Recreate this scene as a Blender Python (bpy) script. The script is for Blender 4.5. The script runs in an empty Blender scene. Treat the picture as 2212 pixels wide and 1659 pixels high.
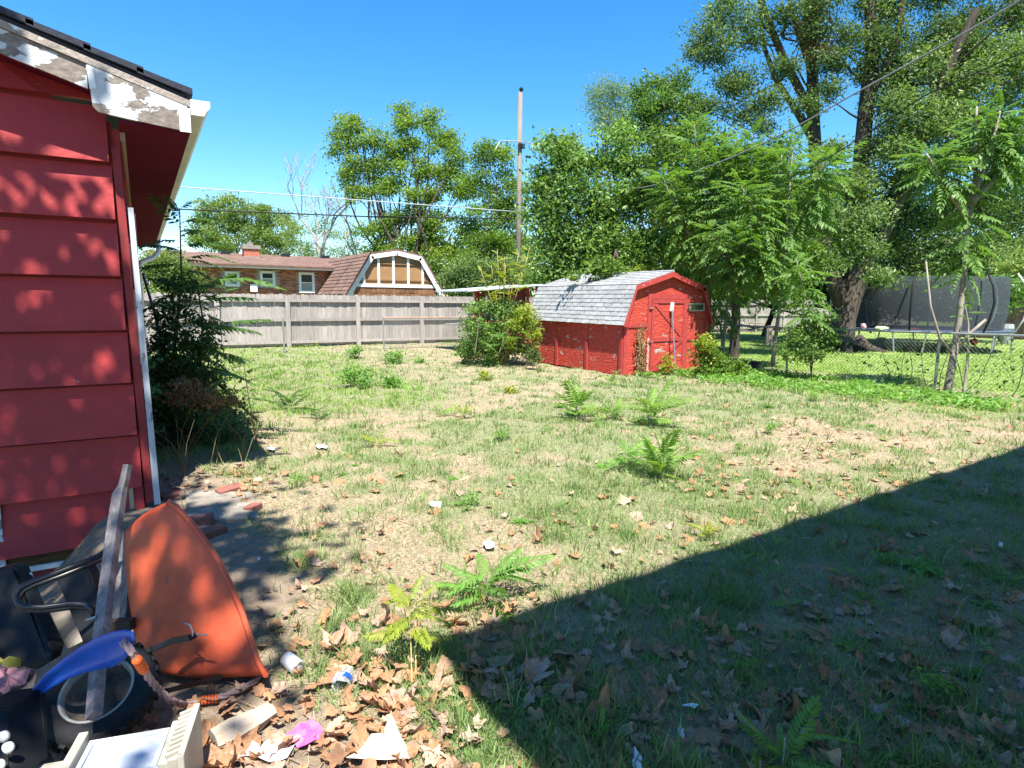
import bpy, bmesh, math, random
import numpy as np
from mathutils import Vector, Matrix
R_=math.radians
rng=np.random.default_rng(7); random.seed(7)
sc=bpy.context.scene; col=sc.collection
# ---------------------------------------------------------------- camera, sky, sun, exposure
FPX=1330.0; CX=1106.0; CY=829.5; CAMH=1.65
PITCH=R_(7.8); ROLL=R_(0.6); YAW=R_(31.0)
_F0=np.array([math.sin(YAW),math.cos(YAW),0.]); _R0=np.array([math.cos(YAW),-math.sin(YAW),0.]); _Z=np.array([0,0,1.])
FW=_F0*math.cos(PITCH)-_Z*math.sin(PITCH); _U0=_F0*math.sin(PITCH)+_Z*math.cos(PITCH)
RT=_R0*math.cos(ROLL)+_U0*math.sin(ROLL); UP=_U0*math.cos(ROLL)-_R0*math.sin(ROLL)
CO=np.array([0,0,CAMH])
cam=bpy.data.cameras.new('camera'); camo=bpy.data.objects.new('camera',cam); col.objects.link(camo)
cam.sensor_fit='HORIZONTAL'; cam.sensor_width=36; cam.lens=36*FPX/2212; cam.clip_start=0.05; cam.clip_end=3000
camo.matrix_world=Matrix(((RT[0],UP[0],-FW[0],0),(RT[1],UP[1],-FW[1],0),(RT[2],UP[2],-FW[2],CAMH),(0,0,0,1)))
sc.camera=camo
SDX,SDY=0.175,0.47
SUND=Vector((SDX,SDY,-1.0)).normalized()           # travel direction of the light
SUN_EL=math.asin(-SUND.z); SUN_AZ=math.atan2(-SUND.x,-SUND.y)
w=bpy.data.worlds.new('World'); sc.world=w; w.use_nodes=True
nt=w.node_tree; nt.nodes.clear()
sky=nt.nodes.new('ShaderNodeTexSky'); sky.sky_type='NISHITA'; sky.sun_disc=False
sky.sun_elevation=SUN_EL; sky.sun_rotation=SUN_AZ; sky.altitude=300; sky.air_density=1.0; sky.dust_density=0.15; sky.ozone_density=3.0
hs=nt.nodes.new('ShaderNodeHueSaturation'); hs.inputs['Saturation'].default_value=1.36; hs.inputs['Hue'].default_value=0.497
bg=nt.nodes.new('ShaderNodeBackground'); bg.inputs[1].default_value=0.103
ow=nt.nodes.new('ShaderNodeOutputWorld')
nt.links.new(sky.outputs[0],hs.inputs['Color']); nt.links.new(hs.outputs[0],bg.inputs[0]); nt.links.new(bg.outputs[0],ow.inputs[0])
sl=bpy.data.lights.new('sun','SUN'); sl.energy=5.0; sl.angle=R_(0.53); sl.color=(1.0,0.95,0.86)
so=bpy.data.objects.new('sun',sl); col.objects.link(so); so.rotation_euler=SUND.to_track_quat('-Z','Y').to_euler(); so.location=(-3,-5,20)
sc.view_settings.view_transform='Standard'; sc.view_settings.look='None'; sc.view_settings.exposure=1.40; sc.view_settings.gamma=1
sc.view_settings.use_curve_mapping=False
sc.cycles.max_bounces=6; sc.cycles.transparent_max_bounces=6
# ---------------------------------------------------------------- photo -> place helpers
def ray(x,y): return FW+RT*(x-CX)/FPX-UP*(y-CY)/FPX
def D(x,y,d): return CO+ray(x,y)*d
def G(x,y,z=0.0):
    r=ray(x,y); return CO+r*(z-CAMH)/r[2]
def PY(x,y,Y):
    r=ray(x,y); return CO+r*Y/r[1]
def PX(x,y,X):
    r=ray(x,y); return CO+r*X/r[0]
def sstep(a,b,t):
    t=np.clip((t-a)/(b-a),0,1); return t*t*(3-2*t)
def gz(x,y):
    x=np.asarray(x,float); y=np.asarray(y,float)
    d=-0.46*(1-sstep(-0.80,-0.22,x+0.0*y))*sstep(2.5,3.3,y)*(1-sstep(6.5,8.5,y))
    b=0.018*np.sin(x*2.1+1)*np.cos(y*1.7)+0.01*np.sin(x*5.3+y*4.1)+0.006*np.sin(x*11-y*9.3)
    return d+b
def GG(x,y):
    z=0.
    for _ in range(12):
        p=G(x,y,z); z=0.5*z+0.5*float(gz(p[0],p[1]))
    p=G(x,y,z); return p
# value noise for patches
_nt=np.random.default_rng(3).random((64,64))
def vnoise(x,y,s):
    x=np.asarray(x)*s+17.3; y=np.asarray(y)*s+9.1
    xi=np.floor(x).astype(int); yi=np.floor(y).astype(int); fx=x-xi; fy=y-yi
    fx=fx*fx*(3-2*fx); fy=fy*fy*(3-2*fy)
    g=lambda a,b:_nt[a%64,b%64]
    return (g(xi,yi)*(1-fx)+g(xi+1,yi)*fx)*(1-fy)+(g(xi,yi+1)*(1-fx)+g(xi+1,yi+1)*fx)*fy
def green(x,y):
    """share of green grass on the lawn, 0..1"""
    n=0.45*vnoise(x,y,0.45)+0.35*vnoise(x,y,1.3)+0.2*vnoise(x,y,3.1)
    n=.72*n+.28*vnoise(x,y,5.0); g=sstep(0.385,0.515,n)
    depth=x*_F0[0]+y*_F0[1]; lat=x*_R0[0]+y*_R0[1]
    g=np.maximum(g,sstep(7.5,10.0,y)*sstep(5.6,4.0,x-.06*(y-10))*0.95)            # lush back left
    g=np.maximum(g,sstep(9.0,10.5,x)*sstep(3,5,y)*0.9)                 # along the chain link fence
    g=np.maximum(g,sstep(13.2,14,x))
    dry=sstep(10,13,y)*(sstep(4.0,5.5,x))*sstep(10,8.0,x)              # bleached strip by the shed
    g=g*(1-0.38*dry)
    dirt=dirtf(x,y)
    shady=sstep(3.3,2.5,y-.05*x)*sstep(.8,1.6,x)          # thin worn turf that never sees the sun
    g=np.maximum(g,.45*shady)*(1-.35*shady*sstep(.45,.65,vnoise(x,y,2.2)))
    g=np.maximum(g,.10)
    return g*(1-dirt)
def dirtf(x,y):
    sh=.38*sstep(3.3,2.5,y-.05*x)*sstep(.8,1.6,x)*sstep(.4,.7,vnoise(x,y,1.9))
    e=0.25*(vnoise(x,y,1.7)-0.5)*2
    d=sstep(0.72,0.42,x+e)
    return np.maximum(d*sstep(7.4,6.2,y)*sstep(-4,-3,x),sh)
# ---------------------------------------------------------------- object helpers
def wloc(o):
    v=Vector((0,0,0))
    while o is not None: v=v+o.location; o=o.parent
    return v
def tag(o,label=None,cat=None,group=None,kind=None):
    if label: o['label']=label
    if cat: o['category']=cat
    if group: o['group']=group
    if kind: o['kind']=kind
    return o
def thing(name,loc,label,cat,group=None):
    o=bpy.data.objects.new(name,None); col.objects.link(o); o.location=Vector([float(c) for c in loc]); o.empty_display_size=.1
    return tag(o,label,cat,group)
def link(name,me,parent=None,loc=(0,0,0),rot=(0,0,0),scale=(1,1,1)):
    o=bpy.data.objects.new(name,me); col.objects.link(o); o.parent=parent; o.location=loc; o.rotation_euler=rot; o.scale=scale; return o
def linkm(name,me,parent,Mw):
    """shared mesh with a world matrix under an unrotated parent"""
    o=bpy.data.objects.new(name,me); col.objects.link(o); o.parent=parent
    off=wloc(parent) if parent else Vector((0,0,0))
    o.matrix_local=Matrix.Translation(-off)@Mw
    return o
def mesh_np(name,V,F,mat,tint=None,smooth=False):
    me=bpy.data.meshes.new(name); V=np.asarray(V,np.float32); F=np.asarray(F,np.int32); k=F.shape[1]
    me.vertices.add(len(V)); me.vertices.foreach_set('co',V.ravel())
    me.loops.add(F.size); me.loops.foreach_set('vertex_index',F.ravel())
    me.polygons.add(len(F)); me.polygons.foreach_set('loop_start',np.arange(0,F.size,k,dtype=np.int32))
    try: me.polygons.foreach_set('loop_total',np.full(len(F),k,np.int32))
    except Exception: pass
    me.update(calc_edges=True)
    if smooth: me.polygons.foreach_set('use_smooth',np.ones(len(F),bool))
    if tint is not None:
        a=me.attributes.new('tint','FLOAT','POINT'); a.data.foreach_set('value',np.asarray(tint,np.float32))
    if mat: me.materials.append(mat)
    me.validate(); return me
class MB:
    def __init__(s): s.v=[]; s.f=[]
    def add(s,vs,fs):
        n=len(s.v); s.v+= [tuple(float(c) for c in p) for p in vs]; s.f+=[tuple(i+n for i in f) for f in fs]; return s
    def box(s,c,d,rot=None,M=None):
        hx,hy,hz=d[0]/2,d[1]/2,d[2]/2
        vs=[Vector((sx*hx,sy*hy,sz*hz)) for sx in(-1,1) for sy in(-1,1) for sz in(-1,1)]
        if rot is not None:
            if not hasattr(rot,'to_3x3'):
                from mathutils import Euler
                rot=Euler(rot).to_matrix()
            vs=[rot@p for p in vs]
        vs=[p+Vector([float(q) for q in c]) for p in vs]
        return s.add(vs,[(0,1,3,2),(4,6,7,5),(0,4,5,1),(2,3,7,6),(0,2,6,4),(1,5,7,3)])
    def bb(s,a,b):
        return s.box([(a[i]+b[i])/2 for i in range(3)],[abs(b[i]-a[i]) for i in range(3)])
    def bar(s,a,b,wd,th,up=(0,0,1)):
        a=Vector([float(q) for q in a]); b=Vector([float(q) for q in b]); d=(b-a); L=d.length; d.normalize(); u=Vector(up)
        x=d.cross(u)
        if x.length<1e-4: x=d.cross(Vector((0,1,0)))
        x.normalize(); z=x.cross(d)
        M=Matrix((x,d,z)).transposed()
        return s.box((a+b)/2,(wd,L,th),rot=M)
    def tube(s,pts,rad,n=8,caps=True):
        pts=[Vector([float(q) for q in p]) for p in pts]
        if not hasattr(rad,'__len__'): rad=[rad]*len(pts)
        base=len(s.v); prev=None
        for i,p in enumerate(pts):
            t=(pts[min(i+1,len(pts)-1)]-pts[max(i-1,0)])
            if t.length<1e-9: t=Vector((0,0,1))
            t.normalize()
            if prev is None:
                x=t.cross(Vector((0.13,0.21,1)) if abs(t.z)<.95 else Vector((1,0.1,0))); x.normalize()
            else:
                x=prev-t*prev.dot(t)
                if x.length<1e-6: x=t.orthogonal()
                x.normalize()
            prev=x; y=t.cross(x)
            for k in range(n):
                a=2*math.pi*k/n; q=p+(x*math.cos(a)+y*math.sin(a))*rad[i]; s.v.append(tuple(q))
        for i in range(len(pts)-1):
            for k in range(n):
                s.f.append((base+i*n+k,base+i*n+(k+1)%n,base+(i+1)*n+(k+1)%n,base+(i+1)*n+k))
        if caps:
            s.f.append(tuple(base+k for k in range(n))[::-1]); m=base+(len(pts)-1)*n; s.f.append(tuple(m+k for k in range(n)))
        return s
    def prism(s,poly,ext):
        """poly: list of 3D points (planar), ext: vector"""
        n=len(poly); e=Vector([float(q) for q in ext]); P=[Vector([float(q) for q in p]) for p in poly]
        vs=P+[p+e for p in P]
        fs=[tuple(range(n))[::-1],tuple(range(n,2*n))]+[(i,(i+1)%n,(i+1)%n+n,i+n) for i in range(n)]
        return s.add(vs,fs)
    def mesh(s,name,mat,smooth=False,off=(0,0,0),bevel=0):
        me=bpy.data.meshes.new(name); o=Vector(off)
        me.from_pydata([tuple(Vector(p)-o) for p in s.v],[],s.f)
        if bevel or True:
            bm=bmesh.new(); bm.from_mesh(me)
            bmesh.ops.recalc_face_normals(bm,faces=bm.faces)
            if bevel: bmesh.ops.bevel(bm,geom=list(bm.edges),offset=bevel,segments=2,affect='EDGES',profile=.6)
            bm.to_mesh(me); bm.free()
        if smooth:
            for p in me.polygons: p.use_smooth=True
        if mat: me.materials.append(mat)
        me.update(); return me
    def build(s,name,mat,parent=None,smooth=False,bevel=0,label=None):
        off=wloc(parent) if parent else Vector((0,0,0))
        o=bpy.data.objects.new(name,s.mesh(name,mat,smooth,off,bevel)); col.objects.link(o); o.parent=parent
        if label: o['label']=label
        return o
def seg(me,ang=40):
    for p in me.polygons: p.use_smooth=True
# ---------------------------------------------------------------- materials
def nodes(m): m.use_nodes=True; t=m.node_tree; t.nodes.clear(); return t
def mk(name,c1,c2=None,scale=4,stretch=(1,1,1),rough=.7,bump=.0,bscale=None,spec=.3,patch=None,pcol=None,pscale=3,pstretch=(1,1,1),objrand=.0,metal=0,det=6,coord='Object',lo=.35,hi=.65):
    m=bpy.data.materials.new(name); t=nodes(m); N=t.nodes; L=t.links
    out=N.new('ShaderNodeOutputMaterial'); b=N.new('ShaderNodeBsdfPrincipled'); L.new(b.outputs[0],out.inputs[0])
    b.inputs['Roughness'].default_value=rough; b.inputs['Specular IOR Level'].default_value=spec; b.inputs['Metallic'].default_value=metal
    c2=c2 or tuple(c*.75 for c in c1)
    tc=N.new('ShaderNodeTexCoord'); mp=N.new('ShaderNodeMapping'); mp.inputs['Scale'].default_value=stretch; L.new(tc.outputs[coord],mp.inputs[0])
    oi=N.new('ShaderNodeObjectInfo')
    av=N.new('ShaderNodeVectorMath'); av.operation='ADD'; L.new(mp.outputs[0],av.inputs[0])
    sc_=N.new('ShaderNodeVectorMath'); sc_.operation='SCALE'; sc_.inputs[0].default_value=(31,17,23); L.new(oi.outputs['Random'],sc_.inputs['Scale']); L.new(sc_.outputs[0],av.inputs[1])
    vec=av.outputs[0]
    n=N.new('ShaderNodeTexNoise'); n.inputs['Scale'].default_value=scale; n.inputs['Detail'].default_value=det; n.inputs['Roughness'].default_value=.62; L.new(vec,n.inputs['Vector'])
    r=N.new('ShaderNodeValToRGB'); r.color_ramp.elements[0].position=lo; r.color_ramp.elements[1].position=hi
    r.color_ramp.elements[0].color=(*c2,1); r.color_ramp.elements[1].color=(*c1,1); L.new(n.outputs['Fac'],r.inputs[0])
    colr=r.outputs[0]
    if patch is not None:
        mp2=N.new('ShaderNodeMapping'); mp2.inputs['Scale'].default_value=pstretch; L.new(tc.outputs[coord],mp2.inputs[0])
        av2=N.new('ShaderNodeVectorMath'); av2.operation='ADD'; L.new(mp2.outputs[0],av2.inputs[0]); L.new(sc_.outputs[0],av2.inputs[1])
        n2=N.new('ShaderNodeTexNoise'); n2.inputs['Scale'].default_value=pscale; n2.inputs['Detail'].default_value=9; n2.inputs['Roughness'].default_value=.6; L.new(av2.outputs[0],n2.inputs['Vector'])
        r2=N.new('ShaderNodeValToRGB'); r2.color_ramp.elements[0].position=patch; r2.color_ramp.elements[1].position=patch+.012; L.new(n2.outputs['Fac'],r2.inputs[0])
        mx=N.new('ShaderNodeMixRGB'); L.new(r2.outputs[0],mx.inputs[0]); L.new(colr,mx.inputs[1])
        n3=N.new('ShaderNodeTexNoise'); n3.inputs['Scale'].default_value=scale*3; n3.inputs['Detail'].default_value=4; L.new(av2.outputs[0],n3.inputs['Vector'])
        r3=N.new('ShaderNodeValToRGB'); r3.color_ramp.elements[0].position=.3; r3.color_ramp.elements[1].position=.7
        r3.color_ramp.elements[0].color=(*[c*.6 for c in pcol],1); r3.color_ramp.elements[1].color=(*[min(1,c*1.15) for c in pcol],1); L.new(n3.outputs['Fac'],r3.inputs[0])
        L.new(r3.outputs[0],mx.inputs[2]); colr=mx.outputs[0]
    if objrand:
        hv=N.new('ShaderNodeHueSaturation'); ma=N.new('ShaderNodeMapRange'); ma.inputs[3].default_value=1-objrand; ma.inputs[4].default_value=1+objrand
        L.new(oi.outputs['Random'],ma.inputs[0]); L.new(ma.outputs[0],hv.inputs['Value']); L.new(colr,hv.inputs['Color']); colr=hv.outputs[0]
    L.new(colr,b.inputs['Base Color'])
    if bump:
        nb=N.new('ShaderNodeTexNoise'); nb.inputs['Scale'].default_value=bscale or scale*4; nb.inputs['Detail'].default_value=5; L.new(vec,nb.inputs['Vector'])
        bp=N.new('ShaderNodeBump'); bp.inputs['Strength'].default_value=bump; bp.inputs['Distance'].default_value=.02; L.new(nb.outputs['Fac'],bp.inputs['Height'])
        if patch is not None:
            bp2=N.new('ShaderNodeBump'); bp2.invert=True; bp2.inputs['Strength'].default_value=.5; bp2.inputs['Distance'].default_value=.004; L.new(r2.outputs[0],bp2.inputs['Height']); L.new(bp.outputs[0],bp2.inputs['Normal']); L.new(bp2.outputs[0],b.inputs['Normal'])
        else: L.new(bp.outputs[0],b.inputs['Normal'])
    return m
def leafmat(name,ca,cb,cc=None,trans=.38,rough=.45,tcol=1.5,wilt=.0):
    """colour runs ca -> cb (-> cc) with the per-leaf tint"""
    m=bpy.data.materials.new(name); t=nodes(m); N=t.nodes; L=t.links
    out=N.new('ShaderNodeOutputMaterial'); at=N.new('ShaderNodeAttribute'); at.attribute_name='tint'
    oi=N.new('ShaderNodeObjectInfo'); ad=N.new('ShaderNodeMath'); ad.operation='MULTIPLY_ADD'; ad.inputs[1].default_value=.22; L.new(oi.outputs['Random'],ad.inputs[0])
    su=N.new('ShaderNodeMath'); su.operation='SUBTRACT'; su.inputs[1].default_value=.11; L.new(at.outputs['Fac'],su.inputs[0]); L.new(su.outputs[0],ad.inputs[2])
    r=N.new('ShaderNodeValToRGB'); e=r.color_ramp.elements; e[0].position=0; e[0].color=(*ca,1); e[1].position=.8 if cc else 1; e[1].color=(*cb,1)
    if cc: x=e.new(1.0); x.color=(*cc,1)
    L.new(ad.outputs[0],r.inputs[0])
    b=N.new('ShaderNodeBsdfPrincipled'); b.inputs['Roughness'].default_value=rough; b.inputs['Specular IOR Level'].default_value=.35; L.new(r.outputs[0],b.inputs['Base Color'])
    tr=N.new('ShaderNodeBsdfTranslucent'); g=N.new('ShaderNodeMixRGB'); g.blend_type='MULTIPLY'; g.inputs[0].default_value=1; g.inputs[2].default_value=(tcol*1.0,tcol*1.05,tcol*.35,1); L.new(r.outputs[0],g.inputs[1]); L.new(g.outputs[0],tr.inputs[0])
    mx=N.new('ShaderNodeMixShader'); mx.inputs[0].default_value=trans; L.new(b.outputs[0],mx.inputs[1]); L.new(tr.outputs[0],mx.inputs[2]); L.new(mx.outputs[0],out.inputs[0])
    return m
M_red=mk('red siding paint',(.42,.038,.039),(.29,.026,.030),scale=1.6,rough=.55,bump=.16,bscale=30,spec=.35,objrand=.05,patch=.70,pcol=(.44,.22,.20),pscale=5,pstretch=(1,1,1.6))
M_redside=mk('red side paint',(.36,.04,.042),(.25,.035,.035),scale=5,rough=.6,bump=.15,bscale=30)
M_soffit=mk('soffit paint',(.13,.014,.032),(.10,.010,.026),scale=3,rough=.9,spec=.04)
M_peelw=mk('peeling white paint',(.62,.63,.64),(.50,.51,.54),scale=6,rough=.6,bump=.25,patch=.50,pcol=(.24,.20,.17),pscale=4.2,pstretch=(1,1,1.7))
M_peelr=mk('bare weathered fascia',(.42,.36,.31),(.24,.20,.18),scale=9,rough=.8,bump=.4,patch=.54,pcol=(.78,.77,.75),pscale=4)
M_trimw=mk('chalky corner trim',(.62,.64,.68),(.42,.44,.47),scale=9,stretch=(1,1,.25),rough=.7,bump=.2,patch=.6,pcol=(.2,.17,.15),pscale=10,pstretch=(1.5,1.5,.3))
M_white=mk('white metal',(.78,.78,.76),(.68,.69,.66),scale=3,rough=.4,spec=.5)
M_gutter=mk('gutter white',(.72,.74,.72),(.56,.58,.55),scale=2.5,rough=.4,spec=.5)
M_roofdark=mk('dark asphalt shingle',(.045,.05,.07),(.03,.033,.05),scale=40,rough=.9,bump=.4)
M_woodgrey=mk('weathered grey wood',(.40,.365,.335),(.25,.225,.205),scale=7,stretch=(6,6,.35),rough=.85,bump=.35,objrand=.2)
M_handle=mk('weathered handle wood',(.27,.24,.24),(.15,.13,.13),scale=8,stretch=(6,6,.5),rough=.85,bump=.3)
M_pole=mk('pole wood',(.28,.225,.185),(.16,.13,.11),scale=6,stretch=(5,5,.15),rough=.9,bump=.3)
M_brick=mk('red brick',(.42,.16,.09),(.28,.09,.06),scale=9,rough=.9,bump=.3,objrand=.2)
M_mortar=mk('mortar',(.42,.38,.34),(.34,.3,.27),scale=12,rough=.95)
M_broof=mk('brown shingles',(.22,.13,.10),(.14,.085,.07),scale=5,rough=.9,bump=.3,objrand=.16)
M_brownp=mk('brown painted panel',(.23,.125,.055),(.20,.105,.045),scale=3,rough=.7)
M_tanp=mk('tan painted panel',(.33,.19,.09),(.28,.155,.07),scale=3,rough=.7)
M_shake=mk('cedar shake',(.24,.12,.06),(.15,.075,.04),scale=6,stretch=(3,3,.5),rough=.85,bump=.3,objrand=.3)
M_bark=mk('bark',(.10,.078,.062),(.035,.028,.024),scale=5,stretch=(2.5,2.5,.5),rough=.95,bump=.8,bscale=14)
M_barkl=mk('pale bark',(.34,.30,.25),(.20,.17,.14),scale=5,stretch=(2,2,.6),rough=.9,bump=.3)
M_deadbark=mk('dead grey bark',(.36,.31,.28),(.22,.19,.17),scale=6,rough=.9)
M_shedred=mk('shed red paint',(.54,.072,.045),(.36,.042,.03),scale=6,stretch=(1,1,3.5),rough=.75,bump=1.0,bscale=9,patch=.625,pcol=(.46,.36,.33),pscale=3.6,pstretch=(1,1,2.8))
M_shedtrim=mk('shed trim red',(.44,.055,.05),(.32,.045,.04),scale=8,rough=.75,bump=.4,patch=.68,pcol=(.45,.38,.34),pscale=6)
M_shingle=mk('pale grey shingle',(.36,.365,.36),(.25,.255,.255),scale=9,rough=.9,bump=.3,objrand=.12,stretch=(1,1,1))
M_glass=mk('dark window glass',(.03,.035,.035),(.02,.025,.025),scale=2,rough=.08,spec=.6)
M_blind=mk('window blind',(.30,.32,.30),(.22,.25,.24),scale=2,stretch=(.1,.1,30),rough=.5)
M_black=mk('black plastic',(.012,.012,.014),(.007,.008,.009),scale=8,rough=.6,spec=.25,bump=.1)
M_blackm=mk('black painted steel',(.016,.017,.021),(.01,.011,.013),scale=8,rough=.38,spec=.6)
M_tire=mk('tire rubber',(.020,.021,.023),(.011,.012,.014),scale=12,rough=.75,bump=.3)
M_orange=mk('orange plastic tray',(.60,.11,.045),(.44,.070,.032),scale=5,rough=.48,spec=.4,bump=.06,bscale=60,patch=.62,pcol=(.42,.13,.08),pscale=5.5)
M_orange2=mk('bright orange plastic',(.85,.16,.03),(.7,.11,.02),scale=6,rough=.4)
M_blue=mk('blue plastic',(.015,.085,.42),(.012,.07,.36),scale=3,rough=.38,spec=.5)
M_rope=mk('braided rope',(.42,.30,.30),(.26,.18,.18),scale=30,rough=.95,bump=.9,bscale=60)
M_cream=mk('cream plastic',(.54,.50,.41),(.38,.35,.28),scale=4,rough=.5,bump=.1,patch=.66,pcol=(.3,.26,.2),pscale=6)
M_whitepl=mk('white plastic panel',(.60,.64,.70),(.50,.54,.60),scale=3,rough=.4)
M_pink=mk('pink plastic',(.80,.16,.62),(.7,.12,.52),scale=4,rough=.4)
M_can=mk('aluminium can',(.72,.76,.82),(.6,.65,.74),scale=6,rough=.3,metal=.5,patch=.6,pcol=(.08,.22,.5),pscale=16)
M_can2=mk('can bottom metal',(.5,.42,.36),(.38,.3,.26),scale=9,rough=.3,metal=.9)
M_paper=mk('paper',(.80,.66,.5),(.72,.58,.44),scale=4,rough=.85,bump=.2)
M_litter=mk('white litter',(.8,.82,.86),(.66,.7,.76),scale=20,rough=.6)
M_brickr=mk('loose brick',(.27,.10,.08),(.17,.075,.06),scale=14,rough=.95,bump=.5)
M_conc=mk('old concrete',(.30,.265,.225),(.19,.165,.14),scale=5,rough=.95,bump=.4)
M_galv=mk('galvanised steel',(.42,.43,.43),(.30,.31,.31),scale=9,rough=.45,metal=.6)
M_wiredark=mk('dark mesh wire',(.17,.17,.16),(.10,.10,.09),scale=9,rough=.6,metal=.3)
M_cable=mk('black cable',(.012,.012,.014),(.01,.01,.01),scale=5,rough=.6)
M_cablel=mk('pale aluminium cable',(.48,.5,.52),(.36,.38,.4),scale=5,rough=.5)
M_cableg=mk('grey cable',(.26,.27,.28),(.18,.19,.2),scale=5,rough=.6)
M_net=None
M_pad=mk('trampoline pad',(.10,.13,.18),(.07,.09,.13),scale=6,rough=.6)
M_woodl=mk('bleached wood',(.50,.42,.33),(.34,.28,.22),scale=8,stretch=(1,1,6),rough=.9,bump=.3)
# leaf materials
L_mid=leafmat('fresh tree leaf',(.045,.10,.022),(.19,.30,.045),(.36,.40,.07),trans=.45)
L_dark=leafmat('dark tree leaf',(.03,.075,.022),(.14,.25,.055),(.26,.38,.11),trans=.4)
L_elm=leafmat('elm leaf',(.038,.078,.027),(.165,.25,.08),(.31,.38,.17),trans=.4)
L_ail=leafmat('ailanthus leaf',(.05,.12,.03),(.155,.27,.065),(.30,.38,.11),trans=.4)
L_aild=leafmat('dark ailanthus leaf',(.03,.075,.03),(.085,.17,.045),(.20,.29,.07),trans=.4)
L_yel=leafmat('yellow green leaf',(.12,.20,.025),(.32,.36,.04),(.45,.42,.06))
L_far=leafmat('far tree leaf',(.06,.11,.03),(.19,.27,.07),(.30,.34,.12),trans=.4)
L_grass=leafmat('green grass blade',(.105,.175,.050),(.22,.32,.105),(.37,.43,.19),trans=.25,rough=.6)
L_lush=leafmat('lush grass blade',(.12,.22,.035),(.24,.39,.065),(.36,.50,.11),trans=.3,rough=.6)
L_straw=leafmat('dry grass blade',(.22,.165,.105),(.44,.35,.24),(.60,.50,.37),trans=.15,rough=.8,tcol=1.0)
L_sprig=leafmat('weed leaf',(.08,.18,.035),(.17,.34,.06),(.30,.44,.10),trans=.4)
L_weed=leafmat('sunny weed frond',(.10,.20,.04),(.24,.38,.08),(.38,.48,.13),trans=.42)
L_brownw=leafmat('dead weed leaf',(.12,.07,.03),(.25,.15,.07),(.34,.24,.12),trans=.2,tcol=1.0)
def fallenmat(name,ca,cb):
    m=bpy.data.materials.new(name); t=nodes(m); N=t.nodes; L=t.links
    out=N.new('ShaderNodeOutputMaterial'); b=N.new('ShaderNodeBsdfPrincipled'); b.inputs['Roughness'].default_value=.7; b.inputs['Specular IOR Level'].default_value=.25
    oi=N.new('ShaderNodeObjectInfo'); at=N.new('ShaderNodeAttribute'); at.attribute_name='tint'
    tc=N.new('ShaderNodeTexCoord'); n=N.new('ShaderNodeTexNoise'); n.inputs['Scale'].default_value=14; n.inputs['Detail'].default_value=6; L.new(tc.outputs['Object'],n.inputs['Vector'])
    a=N.new('ShaderNodeMath'); a.operation='ADD'; L.new(oi.outputs['Random'],a.inputs[0]); L.new(at.outputs['Fac'],a.inputs[1])
    f=N.new('ShaderNodeMath'); f.operation='FRACT'; L.new(a.outputs[0],f.inputs[0])
    r=N.new('ShaderNodeValToRGB'); e=r.color_ramp.elements; e[0].color=(*ca,1); e[1].color=(*cb,1); x=e.new(.55); x.color=(.46,.25,.13,1); y=e.new(.8); y.color=(.44,.31,.25,1)
    L.new(f.outputs[0],r.inputs[0])
    mx=N.new('ShaderNodeMixRGB'); mx.blend_type='MULTIPLY'; mx.inputs[0].default_value=.7; L.new(r.outputs[0],mx.inputs[1])
    r2=N.new('ShaderNodeValToRGB'); r2.color_ramp.elements[0].position=.3; r2.color_ramp.elements[0].color=(.45,.4,.38,1); r2.color_ramp.elements[1].position=.6; r2.color_ramp.elements[1].color=(1,1,1,1); L.new(n.outputs['Fac'],r2.inputs[0]); L.new(r2.outputs[0],mx.inputs[2])
    L.new(mx.outputs[0],b.inputs['Base Color'])
    tr=N.new('ShaderNodeBsdfTranslucent'); L.new(mx.outputs[0],tr.inputs[0]); ms=N.new('ShaderNodeMixShader'); ms.inputs[0].default_value=.18
    L.new(b.outputs[0],ms.inputs[1]); L.new(tr.outputs[0],ms.inputs[2]); L.new(ms.outputs[0],out.inputs[0]); return m
M_fall=fallenmat('fallen sycamore leaf',(.40,.22,.13),(.58,.41,.28))
def netmat():
    m=bpy.data.materials.new('trampoline netting'); t=nodes(m); N=t.nodes; L=t.links
    out=N.new('ShaderNodeOutputMaterial'); b=N.new('ShaderNodeBsdfPrincipled'); b.inputs['Base Color'].default_value=(.055,.062,.08,1); b.inputs['Roughness'].default_value=.8
    tr=N.new('ShaderNodeBsdfTransparent'); mx=N.new('ShaderNodeMixShader'); mx.inputs[0].default_value=.62
    L.new(tr.outputs[0],mx.inputs[1]); L.new(b.outputs[0],mx.inputs[2]); L.new(mx.outputs[0],out.inputs[0]); return m
M_net=netmat()
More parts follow.
